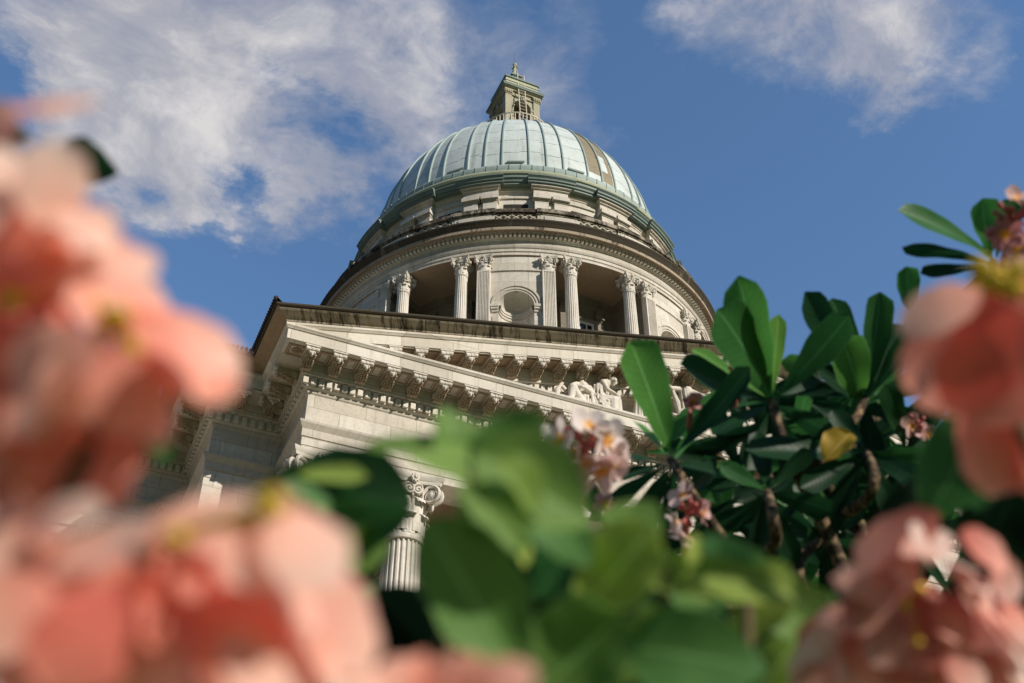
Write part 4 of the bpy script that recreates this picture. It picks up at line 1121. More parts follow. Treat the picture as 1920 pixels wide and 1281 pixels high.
LF = [  # u0 v0 d0  u1 v1 d1 width tone roll
 (1258, 856, 3.0, 1182, 640, 2.9, 116, .58, 20), (1252, 862, 3.0, 1092, 832, 2.85, 30, .12, 55), (1264, 852, 3.0, 1405, 688, 2.95, 66, .14, -35), (1255, 866, 3.0, 1120, 908, 2.9, 46, .10, 50),
 (1255, 870, 3.0, 1105, 975, 2.95, 52, .14, -40), (1260, 872, 3.0, 1190, 1015, 2.95, 64, .16, 30), (1262, 866, 3.0, 1330, 770, 3.15, 44, .35, 40), (1266, 870, 3.0, 1350, 890, 3.15, 46, .10, -50), (1262, 872, 3.0, 1262, 1030, 3.1, 60, .08, 20), (1250, 856, 3.0, 1190, 790, 3.2, 40, .6, 40),
 (1447, 742, 3.2, 1384, 518, 3.05, 90, .52, -30), (1444, 745, 3.2, 1345, 580, 3.0, 128, .36, 10), (1440, 750, 3.2, 1276, 684, 3.0, 80, .14, 35), (1449, 742, 3.2, 1460, 590, 3.25, 42, .85, 5), (1455, 745, 3.2, 1592, 592, 3.1, 78, .20, -15),
 (1444, 752, 3.2, 1298, 655, 3.4, 46, .7, 40), (1440, 760, 3.2, 1335, 815, 3.1, 52, .15, 45), (1445, 765, 3.2, 1400, 880, 3.1, 56, .10, -30), (1455, 760, 3.2, 1562, 815, 3.1, 54, .15, 30), (1450, 745, 3.2, 1540, 690, 3.4, 50, .12, 20), (1442, 755, 3.2, 1290, 780, 3.25, 44, .3, 60), (1452, 768, 3.2, 1490, 880, 3.3, 60, .06, 0),
 (1622, 745, 3.4, 1508, 548, 3.25, 72, .14, 30), (1612, 755, 3.4, 1578, 632, 3.2, 96, .60, -10), (1625, 740, 3.4, 1650, 548, 3.4, 66, .25, 20), (1630, 745, 3.4, 1728, 588, 3.35, 52, .18, -30), (1630, 752, 3.4, 1742, 700, 3.3, 56, .10, 30), (1628, 758, 3.4, 1715, 800, 3.3, 56, .08, -20), (1618, 750, 3.4, 1530, 690, 3.3, 60, .08, 30), (1620, 742, 3.4, 1560, 560, 3.55, 64, .28, 0), (1624, 740, 3.4, 1690, 610, 3.5, 60, .12, 0), (1622, 760, 3.4, 1640, 880, 3.3, 62, .06, 10),
 (1862, 486, 3.0, 1684, 396, 2.85, 66, .36, 25), (1856, 492, 3.0, 1692, 464, 2.9, 40, .14, -40), (1850, 500, 3.0, 1726, 514, 2.95, 40, .06, 40), (1858, 484, 3.0, 1842, 372, 2.95, 72, .45, 20), (1868, 482, 3.0, 1905, 372, 3.1, 60, .3, -20), (1705, 590, 3.2, 1700, 500, 3.15, 58, .42, 10), (1866, 494, 3.0, 1940, 520, 3.0, 54, .2, 0), (1860, 500, 3.0, 1790, 600, 3.1, 58, .1, 20), (1868, 500, 3.0, 1900, 620, 3.1, 60, .08, 20),
 (1440, 922, 2.9, 1418, 1095, 2.85, 62, .02, 15), (1444, 918, 2.9, 1520, 845, 2.95, 46, .12, 40), (1436, 920, 2.9, 1352, 872, 2.95, 44, .30, 30), (1436, 926, 2.9, 1320, 1000, 2.95, 52, .10, -30), (1446, 924, 2.9, 1560, 960, 2.95, 60, .10, 30), (1442, 930, 2.9, 1490, 1060, 2.95, 56, .06, -20), (1440, 918, 2.9, 1420, 810, 3.1, 50, .10, 0),
 (1625, 848, 3.1, 1398, 842, 2.95, 66, .14, 35), (1630, 852, 3.1, 1735, 905, 3.0, 58, .12, -20), (1622, 856, 3.1, 1540, 1010, 3.05, 60, .08, 20), (1628, 858, 3.1, 1690, 1000, 3.05, 60, .12, -20), (1632, 846, 3.1, 1740, 850, 3.15, 40, .32, 50), (1620, 854, 3.1, 1500, 915, 3.0, 54, .10, 0), (1624, 842, 3.1, 1560, 770, 3.2, 50, .10, 20),
 (1538, 1010, 3.2, 1440, 980, 3.1, 56, .14, 20), (1544, 1005, 3.2, 1620, 950, 3.15, 54, .10, -30), (1546, 1012, 3.2, 1670, 1045, 3.1, 60, .08, 20), (1536, 1016, 3.2, 1455, 1090, 3.1, 60, .10, 30), (1542, 1018, 3.2, 1570, 1125, 3.1, 60, .06, 0), (1538, 1004, 3.2, 1500, 900, 3.3, 50, .2, 10),
 (1700, 848, 3.3, 1760, 740, 3.3, 56, .12, 10), (1698, 846, 3.3, 1660, 720, 3.3, 50, .2, 20), (1702, 856, 3.3, 1780, 960, 3.3, 56, .10, 20), (1696, 858, 3.3, 1640, 990, 3.3, 56, .08, 20), (1704, 850, 3.3, 1800, 850, 3.3, 50, .10, 20),
 (1150, 1008, 3.1, 1040, 1100, 3.0, 54, .12, 20), (1146, 1012, 3.1, 1010, 1030, 3.0, 40, .3, 50), (1154, 1014, 3.1, 1110, 1130, 3.1, 56, .08, 0), (1156, 1006, 3.1, 1230, 950, 3.2, 50, .10, 0), (1160, 1014, 3.1, 1270, 1080, 3.1, 52, .14, 30), (1148, 1004, 3.1, 1085, 900, 3.2, 50, .16, 20)]
for (u0, v0, d0, u1, v1, d1, w_, tn, ro) in LF:
    o = blade_obj('leaf', LEAF_F, fr, u0, v0, u1, v1, w_ * 0.86, d0, d1, tn * 1.1, ro, 0.28 if tn > .3 else .08, 'obov', sag=PR.uniform(-.07, .05), fold=PR.uniform(.1, .38), wave=0.035)
# deeper leaves that fill the crown: too many to tell apart, one mass
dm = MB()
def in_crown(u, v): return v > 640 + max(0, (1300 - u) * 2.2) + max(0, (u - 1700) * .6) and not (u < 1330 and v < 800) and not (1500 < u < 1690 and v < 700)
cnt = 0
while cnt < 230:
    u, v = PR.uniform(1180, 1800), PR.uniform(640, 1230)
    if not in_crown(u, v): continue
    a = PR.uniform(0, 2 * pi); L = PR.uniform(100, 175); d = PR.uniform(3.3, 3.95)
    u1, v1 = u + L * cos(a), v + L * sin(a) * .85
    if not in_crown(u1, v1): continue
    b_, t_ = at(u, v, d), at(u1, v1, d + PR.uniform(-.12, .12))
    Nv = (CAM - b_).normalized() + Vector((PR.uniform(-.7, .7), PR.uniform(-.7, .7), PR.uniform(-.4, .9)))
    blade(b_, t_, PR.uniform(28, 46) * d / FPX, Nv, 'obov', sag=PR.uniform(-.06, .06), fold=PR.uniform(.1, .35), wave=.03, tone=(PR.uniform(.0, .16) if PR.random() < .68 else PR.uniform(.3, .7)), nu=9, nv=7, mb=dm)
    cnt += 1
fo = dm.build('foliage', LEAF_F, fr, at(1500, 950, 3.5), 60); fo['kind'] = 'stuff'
yl = blade_obj('leaf', LEAF_Y, fr, 1596, 812, 1546, 866, 62, 2.72, 2.70, .6, 30, .4, 'ovate', fold=.5); props(yl, 'withered yellow leaf')

def frangipani_head(u, v, d, flowers, nbud, spread, tone_bud=None):
    c = at(u, v, d); m = MB()
    m.tube([c + UU * -0.11 + FW * .06, c + UU * -.04 + FW * .02, c], [.008, .007, .006], 7)
    rn = random.Random(int(u))
    for i in range(nbud):
        dv = (RT * rn.uniform(-1, 1) + UU * rn.uniform(-.8, 1) + FW * rn.uniform(-1, .3)).normalized() * spread * d / FPX * rn.uniform(.5, 1)
        m.tube([c, c + dv * .6, c + dv], [.0028, .003, .0052], 6); m.ball(c + dv * 1.05, (.0065,) * 3, 6, 5)
    hd = m.build('flower_head', BUD_F, fr, c, 60)
    for (fu, fv, R, nx, ny, nz, tone) in flowers:
        fc = at(fu, fv, d - 0.02); N = (RT * nx + UU * ny - FW * nz).normalized(); X = N.orthogonal().normalized(); Y = N.cross(X); r = R * d / FPX
        a0 = rn.uniform(0, 2 * pi); f = MB()
        for q in range(5):
            a = a0 + q * 2 * pi / 5; dirv = X * cos(a) + Y * sin(a)
            blade(fc, fc + dirv * r + N * r * .28, r * 0.78, N + (X * -sin(a) + Y * cos(a)) * .35, 'petal', sag=-.06, fold=.12, wave=.03, tone=tone, nu=9, nv=7, mb=f)
        f.build('flower', PETAL_F, hd, fc, 60)
        s = MB()
frangipani_head(1095, 835, 2.1, [(1106, 800, 46, .25, .85, .5, 1.0), (1050, 826, 46, -.7, .15, .65, .95), (1138, 826, 46, .6, .1, .7, .95), (1066, 884, 52, -.45, -.5, .7, .8), (1126, 884, 56, .5, -.55, .6, .7), (1095, 868, 50, .1, -.8, .5, .75), (1150, 868, 46, .8, -.2, .4, .72), (1076, 850, 40, -.8, -.1, .5, .75)], 18, 46)
frangipani_head(1290, 962, 2.6, [(1280, 930, 32, -.6, .6, .3, .75), (1318, 962, 26, .8, 0, .4, .55), (1284, 1005, 36, -.5, -.8, .3, .7), (1268, 975, 28, -.9, -.3, .3, .85)], 14, 36)
frangipani_head(1030, 1008, 2.3, [(1040, 1030, 26, .3, -.6, .6, .65)], 18, 34)
frangipani_head(1452, 985, 3.1, [(1458, 990, 24, .2, .1, .9, .8), (1444, 965, 18, -.2, .5, .7, .9)], 6, 20)
frangipani_head(1385, 690, 3.15, [(1390, 668, 22, -.3, .5, .7, .75), (1392, 700, 18, .5, .2, .7, .6)], 5, 20)
frangipani_head(1712, 800, 3.3, [(1710, 800, 28, .2, .3, .8, .55), (1740, 815, 20, .2, .3, .8, .4)], 8, 26)
frangipani_head(1296, 752, 3.05, [(1298, 752, 22, .4, -.2, .7, .2)], 5, 16)
frangipani_head(1140, 950, 2.95, [(1135, 945, 24, -.3, .2, .8, .35), (1165, 965, 22, .3, -.2, .8, .6)], 8, 24)
frangipani_head(1898, 412, 2.3, [(1908, 372, 30, .2, .6, .6, .6), (1885, 440, 36, -.5, .2, .8, .15), (1905, 470, 34, .2, -.2, .8, .3)], 14, 50)

# ---------------------------------------------------------------- pink mussaenda shrubs
def bush(label, loc, group=None):
    return thing('mussaenda_shrub', label, 'shrub', loc, group)
GP = None
left = bush('salmon pink flowering shrub, blurred, filling the left edge and lower left corner', (-0.25, 0.62, 0))
right = bush('dusky pink flowering shrub, blurred, at the lower right in front of the frangipani', (1.05, 0.62, 0))
mid = bush('low green shrub of broad soft leaves without flowers at the bottom centre', (0.42, 0.95, 0))

def head_of(parent, u, v, d, florets):
    """stalk from the ground with small yellow florets; petals are added to it"""
    c = at(u, v, d); b = ORG[parent.name]
    root = Vector((b.x + PR.uniform(-.06, .06), b.y + PR.uniform(-.05, .05), 0))
    stem_obj('stem', TWIG, parent, [root, root.lerp(c, .45) + Vector((PR.uniform(-.04, .04), .05, 0)), root.lerp(c, .8) + Vector((0, .03, 0)), c + FW * .03], [.009, .007, .005, .0035])
    m = MB()
    for (fu, fv, r) in florets:
        p = at(fu, fv, d - 0.012); rr = r * d / FPX
        m.tube([c + FW * .02, p + FW * .008], [.0016, .0016], 5)
        for q in range(5):
            a = q * 2 * pi / 5; m.ball(p + (RT * cos(a) + UU * sin(a)) * rr * .55, (rr * .5, rr * .5, rr * .4), 6, 4)
        m.ball(p - FW * rr * .3, (rr * .4,) * 3, 6, 4)
    m.ball(c + FW * .02, (.006,) * 3, 6, 5)
    return m.build('flower_head', YEL, parent, c, 60)
def petals(parent, lst, d, jit=0.02, mat=None, dl=0.28, tadd=0.0):
    for q in lst:
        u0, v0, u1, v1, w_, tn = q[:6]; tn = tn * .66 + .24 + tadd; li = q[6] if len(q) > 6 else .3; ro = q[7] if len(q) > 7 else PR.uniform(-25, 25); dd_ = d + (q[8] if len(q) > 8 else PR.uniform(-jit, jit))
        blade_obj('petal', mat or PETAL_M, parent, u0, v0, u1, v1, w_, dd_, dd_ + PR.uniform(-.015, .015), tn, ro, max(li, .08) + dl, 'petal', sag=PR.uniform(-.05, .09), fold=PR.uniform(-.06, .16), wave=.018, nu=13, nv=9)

h1 = head_of(left, 90, 520, .46, [(210, 600, 26), (188, 625, 22), (20, 560, 24)])
petals(h1, [(75, 430, 118, 262, 150, .98, .45, 0, -.03), (30, 400, 5, 275, 130, .92, .4, 0, -.03), (110, 390, 200, 470, 120, .95, .4, 0, -.03), (-50, 470, 50, 600, 150, .42, .15, 0, .02), (-40, 540, 80, 560, 140, .30, .1, 0, .04), (-50, 600, 40, 690, 140, .5, .2, 0, .03), (150, 470, 290, 520, 130, .85, .4, 0, -.02), (70, 480, 135, 272, 150, .95, .55), (60, 420, 226, 440, 150, .95, .5), (-60, 430, 70, 285, 150, .9, .5), (-40, 300, 15, 190, 80, .55, .2), (10, 205, 190, 188, 56, .75, .6, 20), (100, 480, 315, 640, 175, .70, .4),
  (-20, 520, 120, 430, 150, .30, .0), (-30, 620, 60, 470, 170, .12, -.1), (60, 560, 150, 720, 150, .22, -.1), (30, 540, 190, 560, 130, .45, .2), (-40, 640, 70, 720, 150, .35, .1), (90, 520, 230, 440, 130, .75, .5), (40, 460, 130, 560, 140, .25, 0, 10, .05), (-30, 380, 60, 520, 150, .3, 0, 10, .05)], .46)
h2 = head_of(left, 215, 640, .44, [(245, 655, 22), (225, 590, 20)])
petals(h2, [(330, 600, 440, 700, 120, .80, .4, 0, -.02), (120, 690, 60, 830, 150, .85, .4, 0, -.02), (290, 640, 380, 740, 120, .55, .3), (240, 590, 452, 722, 150, .62, .45), (250, 640, 440, 745, 120, .40, .1), (235, 660, 300, 845, 90, .60, .2), (210, 640, 105, 800, 190, .92, .45), (225, 650, 240, 820, 150, .5, .15), (230, 560, 330, 600, 140, .7, .4), (180, 640, 20, 720, 150, .88, .4), (150, 700, 40, 860, 170, .8, .3), (215, 640, 330, 690, 130, .35, 0, 0, .03)], .44)
h3 = head_of(left, 150, 790, .45, [(20, 905, 24)])
petals(h3, [(190, 780, 178, 965, 150, .28, -.05), (130, 780, 60, 930, 170, .45, .05), (60, 760, -40, 900, 170, .6, .1), (220, 770, 228, 900, 90, .2, -.1), (120, 800, 130, 930, 150, .18, -.1, 0, .03), (20, 830, 90, 990, 160, .55, .2), (-40, 800, 30, 960, 150, .8, .4), (140, 700, 250, 800, 130, .75, .4), (60, 690, -30, 820, 140, .7, .3)], .45)
h4 = head_of(left, 250, 1030, .39, [(505, 950, 34), (480, 975, 26), (330, 1010, 22)])
petals(h4, [(60, 1060, 290, 985, 110, 1.0, .5), (40, 1010, 200, 950, 90, .95, .5), (250, 1010, 500, 965, 110, .88, .5), (460, 980, 560, 935, 70, .8, .4), (500, 960, 640, 1090, 170, .90, .45), (560, 1020, 690, 1260, 150, .80, .4), (480, 1010, 600, 1180, 150, .68, .35), (600, 1130, 690, 1340, 140, .78, .4), (500, 1120, 610, 1330, 150, .60, .3), (300, 1040, 420, 1230, 210, .42, .2), (400, 1010, 520, 1080, 130, .85, .4),
  (420, 1060, 480, 1290, 170, .28, .05), (260, 1060, 240, 1290, 220, .40, .1), (340, 1200, 200, 1330, 190, .92, .45), (240, 1040, 60, 1190, 180, .68, .3), (80, 1080, -40, 1230, 200, .62, .3), (220, 1100, 90, 1300, 190, .15, .0), (130, 1020, -30, 1080, 150, .7, .3), (320, 1040, 560, 1060, 170, .7, .4, 0, .03), (430, 1100, 330, 1330, 240, .25, 0, 0, .04), (200, 1060, 130, 1330, 260, .35, .1, 0, .05), (500, 1080, 470, 1330, 240, .40, .1, 0, .05), (420, 1180, 540, 1330, 130, .75, .35), (40, 930, -30, 1060, 150, .85, .4), (120, 1200, 20, 1330, 170, .5, .2)], .39)
h5 = head_of(left, 850, 1310, .42, [(900, 1330, 20)])
petals(h5, [(860, 1330, 700, 1262, 120, .55, .3), (840, 1340, 850, 1225, 170, .45, .2), (860, 1330, 1010, 1262, 110, .5, .25), (800, 1340, 760, 1250, 130, .4, .2)], .42)
blade_obj('leaf', LEAF_M, left, 120, 280, 222, 326, 84, .95, .95, .2, 20, 0, 'heart')
blade_obj('leaf', LEAF_M, left, 298, 770, 286, 858, 46, .56, .56, .5, 20, .2, 'ovate')
blade_obj('leaf', LEAF_M, left, -60, 240, 60, 256, 50, .8, .8, .35, 20, .2, 'ovate')
for q in ((270, 770, 320, 870, 60),):
    blade_obj('leaf', LEAF_M, left, *q, .66, .66, .45, 20, .2, 'ovate')
dry = blade_obj('leaf', LEAF_Y, left, -30, 250, 18, 192, 70, .6, .6, .3, 10, .2, 'ovate'); props(dry, 'dry orange leaf')

h6 = head_of(right, 1850, 560, .70, [(1870, 525, 28), (1900, 540, 26), (1838, 502, 24), (1905, 508, 22), (1850, 530, 20)])
petals(h6, [(1840, 545, 1688, 625, 92, .72, .45), (1880, 560, 1735, 770, 210, .28, .05), (1900, 570, 1830, 800, 210, .18, -.05), (1930, 560, 1900, 780, 170, .30, .05), (1950, 640, 1850, 930, 170, .22, .0), (1960, 640, 1930, 930, 140, .12, -.1), (1860, 690, 1850, 930, 90, .5, .25), (1890, 640, 1858, 690, 60, .8, .5), (1960, 520, 1900, 600, 130, .45, .3), (1850, 560, 1760, 660, 140, .35, .1, 0, .03), (1880, 540, 1940, 500, 100, .6, .4)], .70, dl=.12)
m_ol = MB()
h7 = head_of(right, 1740, 1120, .76, [(1700, 1140, 9), (1722, 1205, 9)])
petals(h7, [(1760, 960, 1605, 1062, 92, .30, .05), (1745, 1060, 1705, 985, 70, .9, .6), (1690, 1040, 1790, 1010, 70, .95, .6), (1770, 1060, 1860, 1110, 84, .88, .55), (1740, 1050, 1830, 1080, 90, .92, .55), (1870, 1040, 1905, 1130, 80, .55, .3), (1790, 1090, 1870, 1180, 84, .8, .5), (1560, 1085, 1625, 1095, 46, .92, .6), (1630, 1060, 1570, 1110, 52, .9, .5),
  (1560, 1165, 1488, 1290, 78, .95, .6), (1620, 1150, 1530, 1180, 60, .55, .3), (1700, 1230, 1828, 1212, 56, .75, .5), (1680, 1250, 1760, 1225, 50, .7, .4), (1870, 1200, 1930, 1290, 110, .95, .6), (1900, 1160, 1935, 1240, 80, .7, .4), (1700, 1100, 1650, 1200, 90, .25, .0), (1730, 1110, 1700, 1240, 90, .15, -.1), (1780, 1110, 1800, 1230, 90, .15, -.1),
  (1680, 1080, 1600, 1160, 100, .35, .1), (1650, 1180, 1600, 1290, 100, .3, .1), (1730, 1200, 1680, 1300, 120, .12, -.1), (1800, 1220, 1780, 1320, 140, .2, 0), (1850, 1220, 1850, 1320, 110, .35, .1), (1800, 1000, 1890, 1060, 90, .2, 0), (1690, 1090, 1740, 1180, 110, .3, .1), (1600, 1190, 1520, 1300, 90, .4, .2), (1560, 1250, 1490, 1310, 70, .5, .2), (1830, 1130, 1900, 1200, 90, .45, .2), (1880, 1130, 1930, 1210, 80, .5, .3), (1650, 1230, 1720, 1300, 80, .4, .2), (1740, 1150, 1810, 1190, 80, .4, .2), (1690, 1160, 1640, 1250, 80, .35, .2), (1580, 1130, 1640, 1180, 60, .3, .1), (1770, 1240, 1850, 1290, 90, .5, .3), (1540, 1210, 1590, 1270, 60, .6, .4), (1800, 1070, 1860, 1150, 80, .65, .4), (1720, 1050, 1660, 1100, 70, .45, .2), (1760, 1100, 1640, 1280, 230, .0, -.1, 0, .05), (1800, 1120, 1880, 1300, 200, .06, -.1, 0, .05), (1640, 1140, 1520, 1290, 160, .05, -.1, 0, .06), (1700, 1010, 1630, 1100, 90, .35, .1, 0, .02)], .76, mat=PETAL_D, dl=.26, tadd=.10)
for q in ((1850, 780, 1740, 975, 150, .42, .95), (1880, 760, 1830, 960, 130, .30, .98), (1910, 890, 1830, 1090, 150, .12, 1.0), (1940, 960, 1890, 1200, 160, .02, 1.0), (1560, 1190, 1440, 1300, 130, .10, 1.05), (1470, 1140, 1420, 1260, 110, .3, 1.0), (1780, 920, 1640, 970, 90, .06, 1.05)):
    blade_obj('leaf', LEAF_M, right, *q[:5], q[6], q[6], q[5], PR.uniform(-20, 20), .1, 'ovate')

for i in range(5):
    b0 = Vector((0.42 + PR.uniform(-.12, .12), .95 + PR.uniform(-.1, .1), 0)); tp = at(*[(880, 850, .7), (840, 1000, .72), (1100, 1120, .72), (1250, 1060, .74), (1400, 1120, .78), (720, 1010, .85)][i])
    stem_obj('stem', TWIG, mid, [b0, b0.lerp(tp, .5) + Vector((0, .05, .03)), tp], [.008, .006, .004])
ML = [  # u0 v0 u1 v1 width tone depth light roll
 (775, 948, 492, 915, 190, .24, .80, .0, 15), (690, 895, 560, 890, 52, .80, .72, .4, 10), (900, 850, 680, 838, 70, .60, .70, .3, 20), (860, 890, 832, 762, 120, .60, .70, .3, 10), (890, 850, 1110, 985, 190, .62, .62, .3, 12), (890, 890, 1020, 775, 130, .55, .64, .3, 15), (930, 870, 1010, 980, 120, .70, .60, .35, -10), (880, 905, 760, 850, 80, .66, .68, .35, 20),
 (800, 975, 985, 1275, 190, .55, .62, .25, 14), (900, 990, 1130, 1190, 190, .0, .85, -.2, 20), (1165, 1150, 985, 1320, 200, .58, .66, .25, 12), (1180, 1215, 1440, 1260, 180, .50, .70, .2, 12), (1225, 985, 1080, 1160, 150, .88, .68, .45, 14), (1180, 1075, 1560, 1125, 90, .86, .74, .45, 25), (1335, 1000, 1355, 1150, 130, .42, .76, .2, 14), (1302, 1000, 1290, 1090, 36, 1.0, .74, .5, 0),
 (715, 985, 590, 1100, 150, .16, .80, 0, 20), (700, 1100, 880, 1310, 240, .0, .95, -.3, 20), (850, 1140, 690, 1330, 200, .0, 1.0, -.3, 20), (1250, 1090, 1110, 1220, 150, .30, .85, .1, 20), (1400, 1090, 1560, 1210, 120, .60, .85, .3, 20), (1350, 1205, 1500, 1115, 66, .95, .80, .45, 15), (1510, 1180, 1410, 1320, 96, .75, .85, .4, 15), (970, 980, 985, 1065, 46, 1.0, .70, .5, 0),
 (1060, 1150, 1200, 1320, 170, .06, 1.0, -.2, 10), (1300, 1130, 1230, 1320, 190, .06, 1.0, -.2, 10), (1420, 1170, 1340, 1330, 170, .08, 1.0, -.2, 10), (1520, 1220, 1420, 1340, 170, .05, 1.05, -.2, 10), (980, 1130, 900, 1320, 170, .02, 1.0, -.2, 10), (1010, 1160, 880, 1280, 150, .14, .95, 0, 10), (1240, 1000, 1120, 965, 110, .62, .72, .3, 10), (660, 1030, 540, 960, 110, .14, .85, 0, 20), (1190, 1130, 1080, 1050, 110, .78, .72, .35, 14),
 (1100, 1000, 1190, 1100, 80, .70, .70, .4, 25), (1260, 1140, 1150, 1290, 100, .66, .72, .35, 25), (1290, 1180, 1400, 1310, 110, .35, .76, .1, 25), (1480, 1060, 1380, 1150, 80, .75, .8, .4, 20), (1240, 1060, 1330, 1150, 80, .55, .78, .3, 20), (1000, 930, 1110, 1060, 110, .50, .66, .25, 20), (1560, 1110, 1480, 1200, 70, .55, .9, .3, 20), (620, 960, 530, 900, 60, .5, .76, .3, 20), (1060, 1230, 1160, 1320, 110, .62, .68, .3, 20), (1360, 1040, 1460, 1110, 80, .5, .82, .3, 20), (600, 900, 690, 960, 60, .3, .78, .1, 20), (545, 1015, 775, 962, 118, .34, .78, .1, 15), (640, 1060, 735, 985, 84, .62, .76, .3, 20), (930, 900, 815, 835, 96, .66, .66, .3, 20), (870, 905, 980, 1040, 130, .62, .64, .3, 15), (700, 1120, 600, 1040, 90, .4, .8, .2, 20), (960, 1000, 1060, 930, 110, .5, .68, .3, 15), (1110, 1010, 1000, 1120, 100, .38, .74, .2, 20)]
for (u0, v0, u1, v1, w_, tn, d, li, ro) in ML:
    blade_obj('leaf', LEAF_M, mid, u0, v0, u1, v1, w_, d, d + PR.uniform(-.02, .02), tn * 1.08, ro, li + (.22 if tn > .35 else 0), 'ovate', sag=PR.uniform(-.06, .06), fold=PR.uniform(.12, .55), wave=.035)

# ================================================================== GROUND, SKY, LIGHT, CAMERA
gm, gnt = new_mat('clipped_lawn_ground'); k = NT(gnt)
n = k.noise(k.pos(), 0.8, 6, 0.6); n2 = k.noise(k.pos(), 14.0, 4, 0.7)
x_, y_, z_ = k.xyz(k.pos())
lawn = k.mix(n2, (0.035, 0.07, 0.018), (0.07, 0.12, 0.03)); pave = k.mix(n, (0.19, 0.155, 0.115), (0.26, 0.215, 0.165))
k.out(k.bsdf(k.mix(k.ramp(k.math('GREATER_THAN', y_, 7.0), [(0, 0.0), (1, 1.0)]), lawn, pave), 0.9, 0.2, n2, 0.4, 0.05))
g = MB(); g.grid([[(-600 + 1200 * i / 12, -600 + 1200 * j / 12, 0) for j in range(13)] for i in range(13)])
go = g.build('ground', gm, None, (0, 0, 0), 0); props(go, kind='structure')

SUN_EL, SUN_AZ = radians(30.5), radians(29.0)      # azimuth east of the facade normal
sdir = Vector((sin(SUN_AZ) * cos(SUN_EL), -cos(SUN_AZ) * cos(SUN_EL), sin(SUN_EL)))
sl = bpy.data.lights.new('sun', 'SUN'); sl.energy = 5.0; sl.angle = radians(0.53); sl.color = (1.0, 0.93, 0.825)
so = bpy.data.objects.new('sun', sl); COL.objects.link(so); so.rotation_euler = sdir.to_track_quat('Z', 'Y').to_euler(); so.location = (40, -60, 60)

W = bpy.data.worlds.new('World'); S.world = W; W.use_nodes = True
wt = W.node_tree; wt.nodes.clear(); k = NT(wt)
sky = k.n('ShaderNodeTexSky', sky_type='NISHITA'); sky.sun_disc = False
sky.sun_elevation = SUN_EL; sky.sun_rotation = atan2(sdir.x, sdir.y); sky.altitude = 0; sky.air_density = 1.0; sky.dust_density = 0.6; sky.ozone_density = 2.0
tc = k.n('ShaderNodeTexCoord'); D = tc.outputs['Generated']
dx, dy, dz = k.xyz(D)
zc = k.math('MAXIMUM', dz, 0.08)
cp = k.comb(k.math('DIVIDE', dx, zc), k.math('DIVIDE', dy, zc), 0.0)
warp = k.n('ShaderNodeTexNoise'); warp.inputs['Scale'].default_value = 3.2; warp.inputs['Detail'].default_value = 4; k.l(cp, warp.inputs['Vector'])
wv = k.n('ShaderNodeVectorMath', operation='MULTIPLY_ADD'); k.l(warp.outputs['Color'], wv.inputs[0]); wv.inputs[1].default_value = (0.22,) * 3; k.l(cp, wv.inputs[2])
f1 = k.noise(wv.outputs[0], 2.6, 9, 0.60); f2 = k.noise(wv.outputs[0], 8.0, 8, 0.62); f3 = k.noise(cp, 1.3, 3, 0.5)
# where the cloud banks hang: (direction through a picture point, spread, weight)
acc = None; accp = None
def bank(u, v, s, w):
    global acc, accp
    d = ray(u, v).normalized()
    vd = k.n('ShaderNodeVectorMath', operation='DISTANCE'); k.l(dw, vd.inputs[0]); vd.inputs[1].default_value = d
    q = k.math('DIVIDE', vd.outputs['Value'], s / FPX * 0.95)
    e = k.math('POWER', 2.718, k.math('MULTIPLY', k.math('MULTIPLY', q, q), -1.0))
    tt = k.math('MULTIPLY', e, w)
    acc = tt if acc is None else k.math('ADD', acc, tt)
    if w > 0: accp = tt if accp is None else k.math('ADD', accp, tt)
# ragged outlines: the direction itself is stirred by noise before the banks are laid out
wn = k.n('ShaderNodeTexNoise'); wn.inputs['Scale'].default_value = 7.0; wn.inputs['Detail'].default_value = 6; wn.inputs['Roughness'].default_value = 0.62; k.l(cp, wn.inputs['Vector'])
wc = k.n('ShaderNodeVectorMath', operation='SUBTRACT'); k.l(wn.outputs['Color'], wc.inputs[0]); wc.inputs[1].default_value = (0.5, 0.5, 0.5)
wm = k.n('ShaderNodeVectorMath', operation='MULTIPLY_ADD'); k.l(wc.outputs[0], wm.inputs[0]); wm.inputs[1].default_value = (0.17,) * 3; k.l(D, wm.inputs[2])
dw = wm.outputs[0]
for b in ((140, 30, 230, .60), (430, 30, 250, .66), (690, 70, 170, .45), (330, 210, 170, .60), (190, 220, 120, .45), (640, 290, 120, .55), (560, 345, 70, .40), (770, 230, 110, .42),
          (395, 410, 48, .75), (350, 340, 65, .60), (650, 350, 60, .35), (565, 165, 70, -.55), (625, 230, 55, -.40), (20, 125, 80, -.6), (450, 320, 50, -.5), (1430, 10, 130, .55), (1610, 40, 115, .60), (1680, 140, 70, .42), (1290, 50, 60, .25),
          (1780, 40, 100, .42), (80, 60, 150, .3), (250, 300, 90, .4), (1050, 150, 120, .26), (900, 60, 90, .10)):
    bank(*b)
f3b = k.noise(wv.outputs[0], 24.0, 6, 0.65)
nz = k.math('ADD', k.math('ADD', k.math('MULTIPLY', k.math('SUBTRACT', f1, 0.5), 1.9), k.math('MULTIPLY', k.math('SUBTRACT', f2, 0.5), 1.25)), k.math('MULTIPLY', k.math('SUBTRACT', f3b, 0.5), 0.5))
wgt = k.math('ADD', 0.22, k.math('MULTIPLY', accp, 0.95))
cov = k.math('ADD', acc, k.math('MULTIPLY', nz, wgt))
mask = k.ramp(cov, [(0.10, 0.0), (0.32, 0.26), (0.60, 0.70), (1.0, 0.94)])
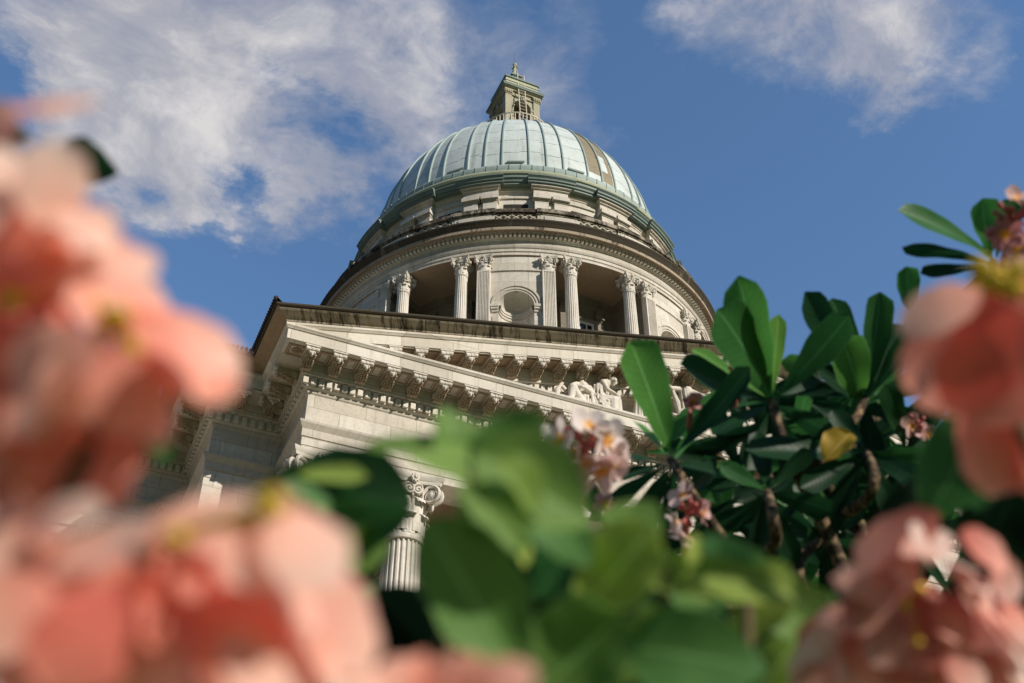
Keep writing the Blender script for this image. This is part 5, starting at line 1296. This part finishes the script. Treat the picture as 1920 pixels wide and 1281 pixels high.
shade = k.math('ADD', k.math('MULTIPLY', f2, 0.6), k.math('MULTIPLY', f1, 0.6))
ccol = k.ramp(shade, [(0.46, (0.33, 0.35, 0.43)), (0.58, (0.45, 0.45, 0.50)), (0.72, (0.74, 0.71, 0.70))])
SKYS = 0.135
cb = k.n('ShaderNodeVectorMath', operation='SCALE'); k.l(ccol, cb.inputs[0]); cb.inputs['Scale'].default_value = 1.0 / SKYS
up_m = k.ramp(dz, [(0.0, 0.0), (0.12, 1.0)])
hs = k.n('ShaderNodeHueSaturation'); k.l(sky.outputs[0], hs.inputs['Color']); hs.inputs['Saturation'].default_value = 1.13; hs.inputs['Value'].default_value = 1.30
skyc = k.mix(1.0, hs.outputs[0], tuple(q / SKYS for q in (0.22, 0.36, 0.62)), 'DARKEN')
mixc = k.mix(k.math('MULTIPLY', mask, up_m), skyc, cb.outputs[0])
# added dimming of the unseen lower sky band, to cut the ambient fill
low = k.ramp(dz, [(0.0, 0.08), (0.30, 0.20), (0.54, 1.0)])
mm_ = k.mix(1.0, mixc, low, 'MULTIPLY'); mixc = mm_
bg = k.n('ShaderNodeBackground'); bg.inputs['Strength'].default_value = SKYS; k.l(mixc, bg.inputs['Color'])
wo = k.n('ShaderNodeOutputWorld'); k.l(bg.outputs[0], wo.inputs[0])

cd = bpy.data.cameras.new('camera'); cd.sensor_width = 36.0; cd.lens = 36.0 * FPX / 1920.0; cd.clip_start = 0.02; cd.clip_end = 3000
cd.dof.use_dof = True; cd.dof.focus_distance = 42.0; cd.dof.aperture_fstop = cd.lens / 10.8; cd.dof.aperture_blades = 0
co = bpy.data.objects.new('camera', cd); COL.objects.link(co); co.location = CAM
co.rotation_euler = Matrix((RT, UU, -FW)).transposed().to_euler()
S.camera = co
S.view_settings.view_transform = 'Standard'; S.view_settings.look = 'None'; S.view_settings.exposure = 0; S.view_settings.gamma = 1
S.render.engine = 'CYCLES'
S.cycles.use_denoising = True
S.cycles.max_bounces = 8; S.cycles.transparent_max_bounces = 8; S.cycles.sample_clamp_indirect = 6
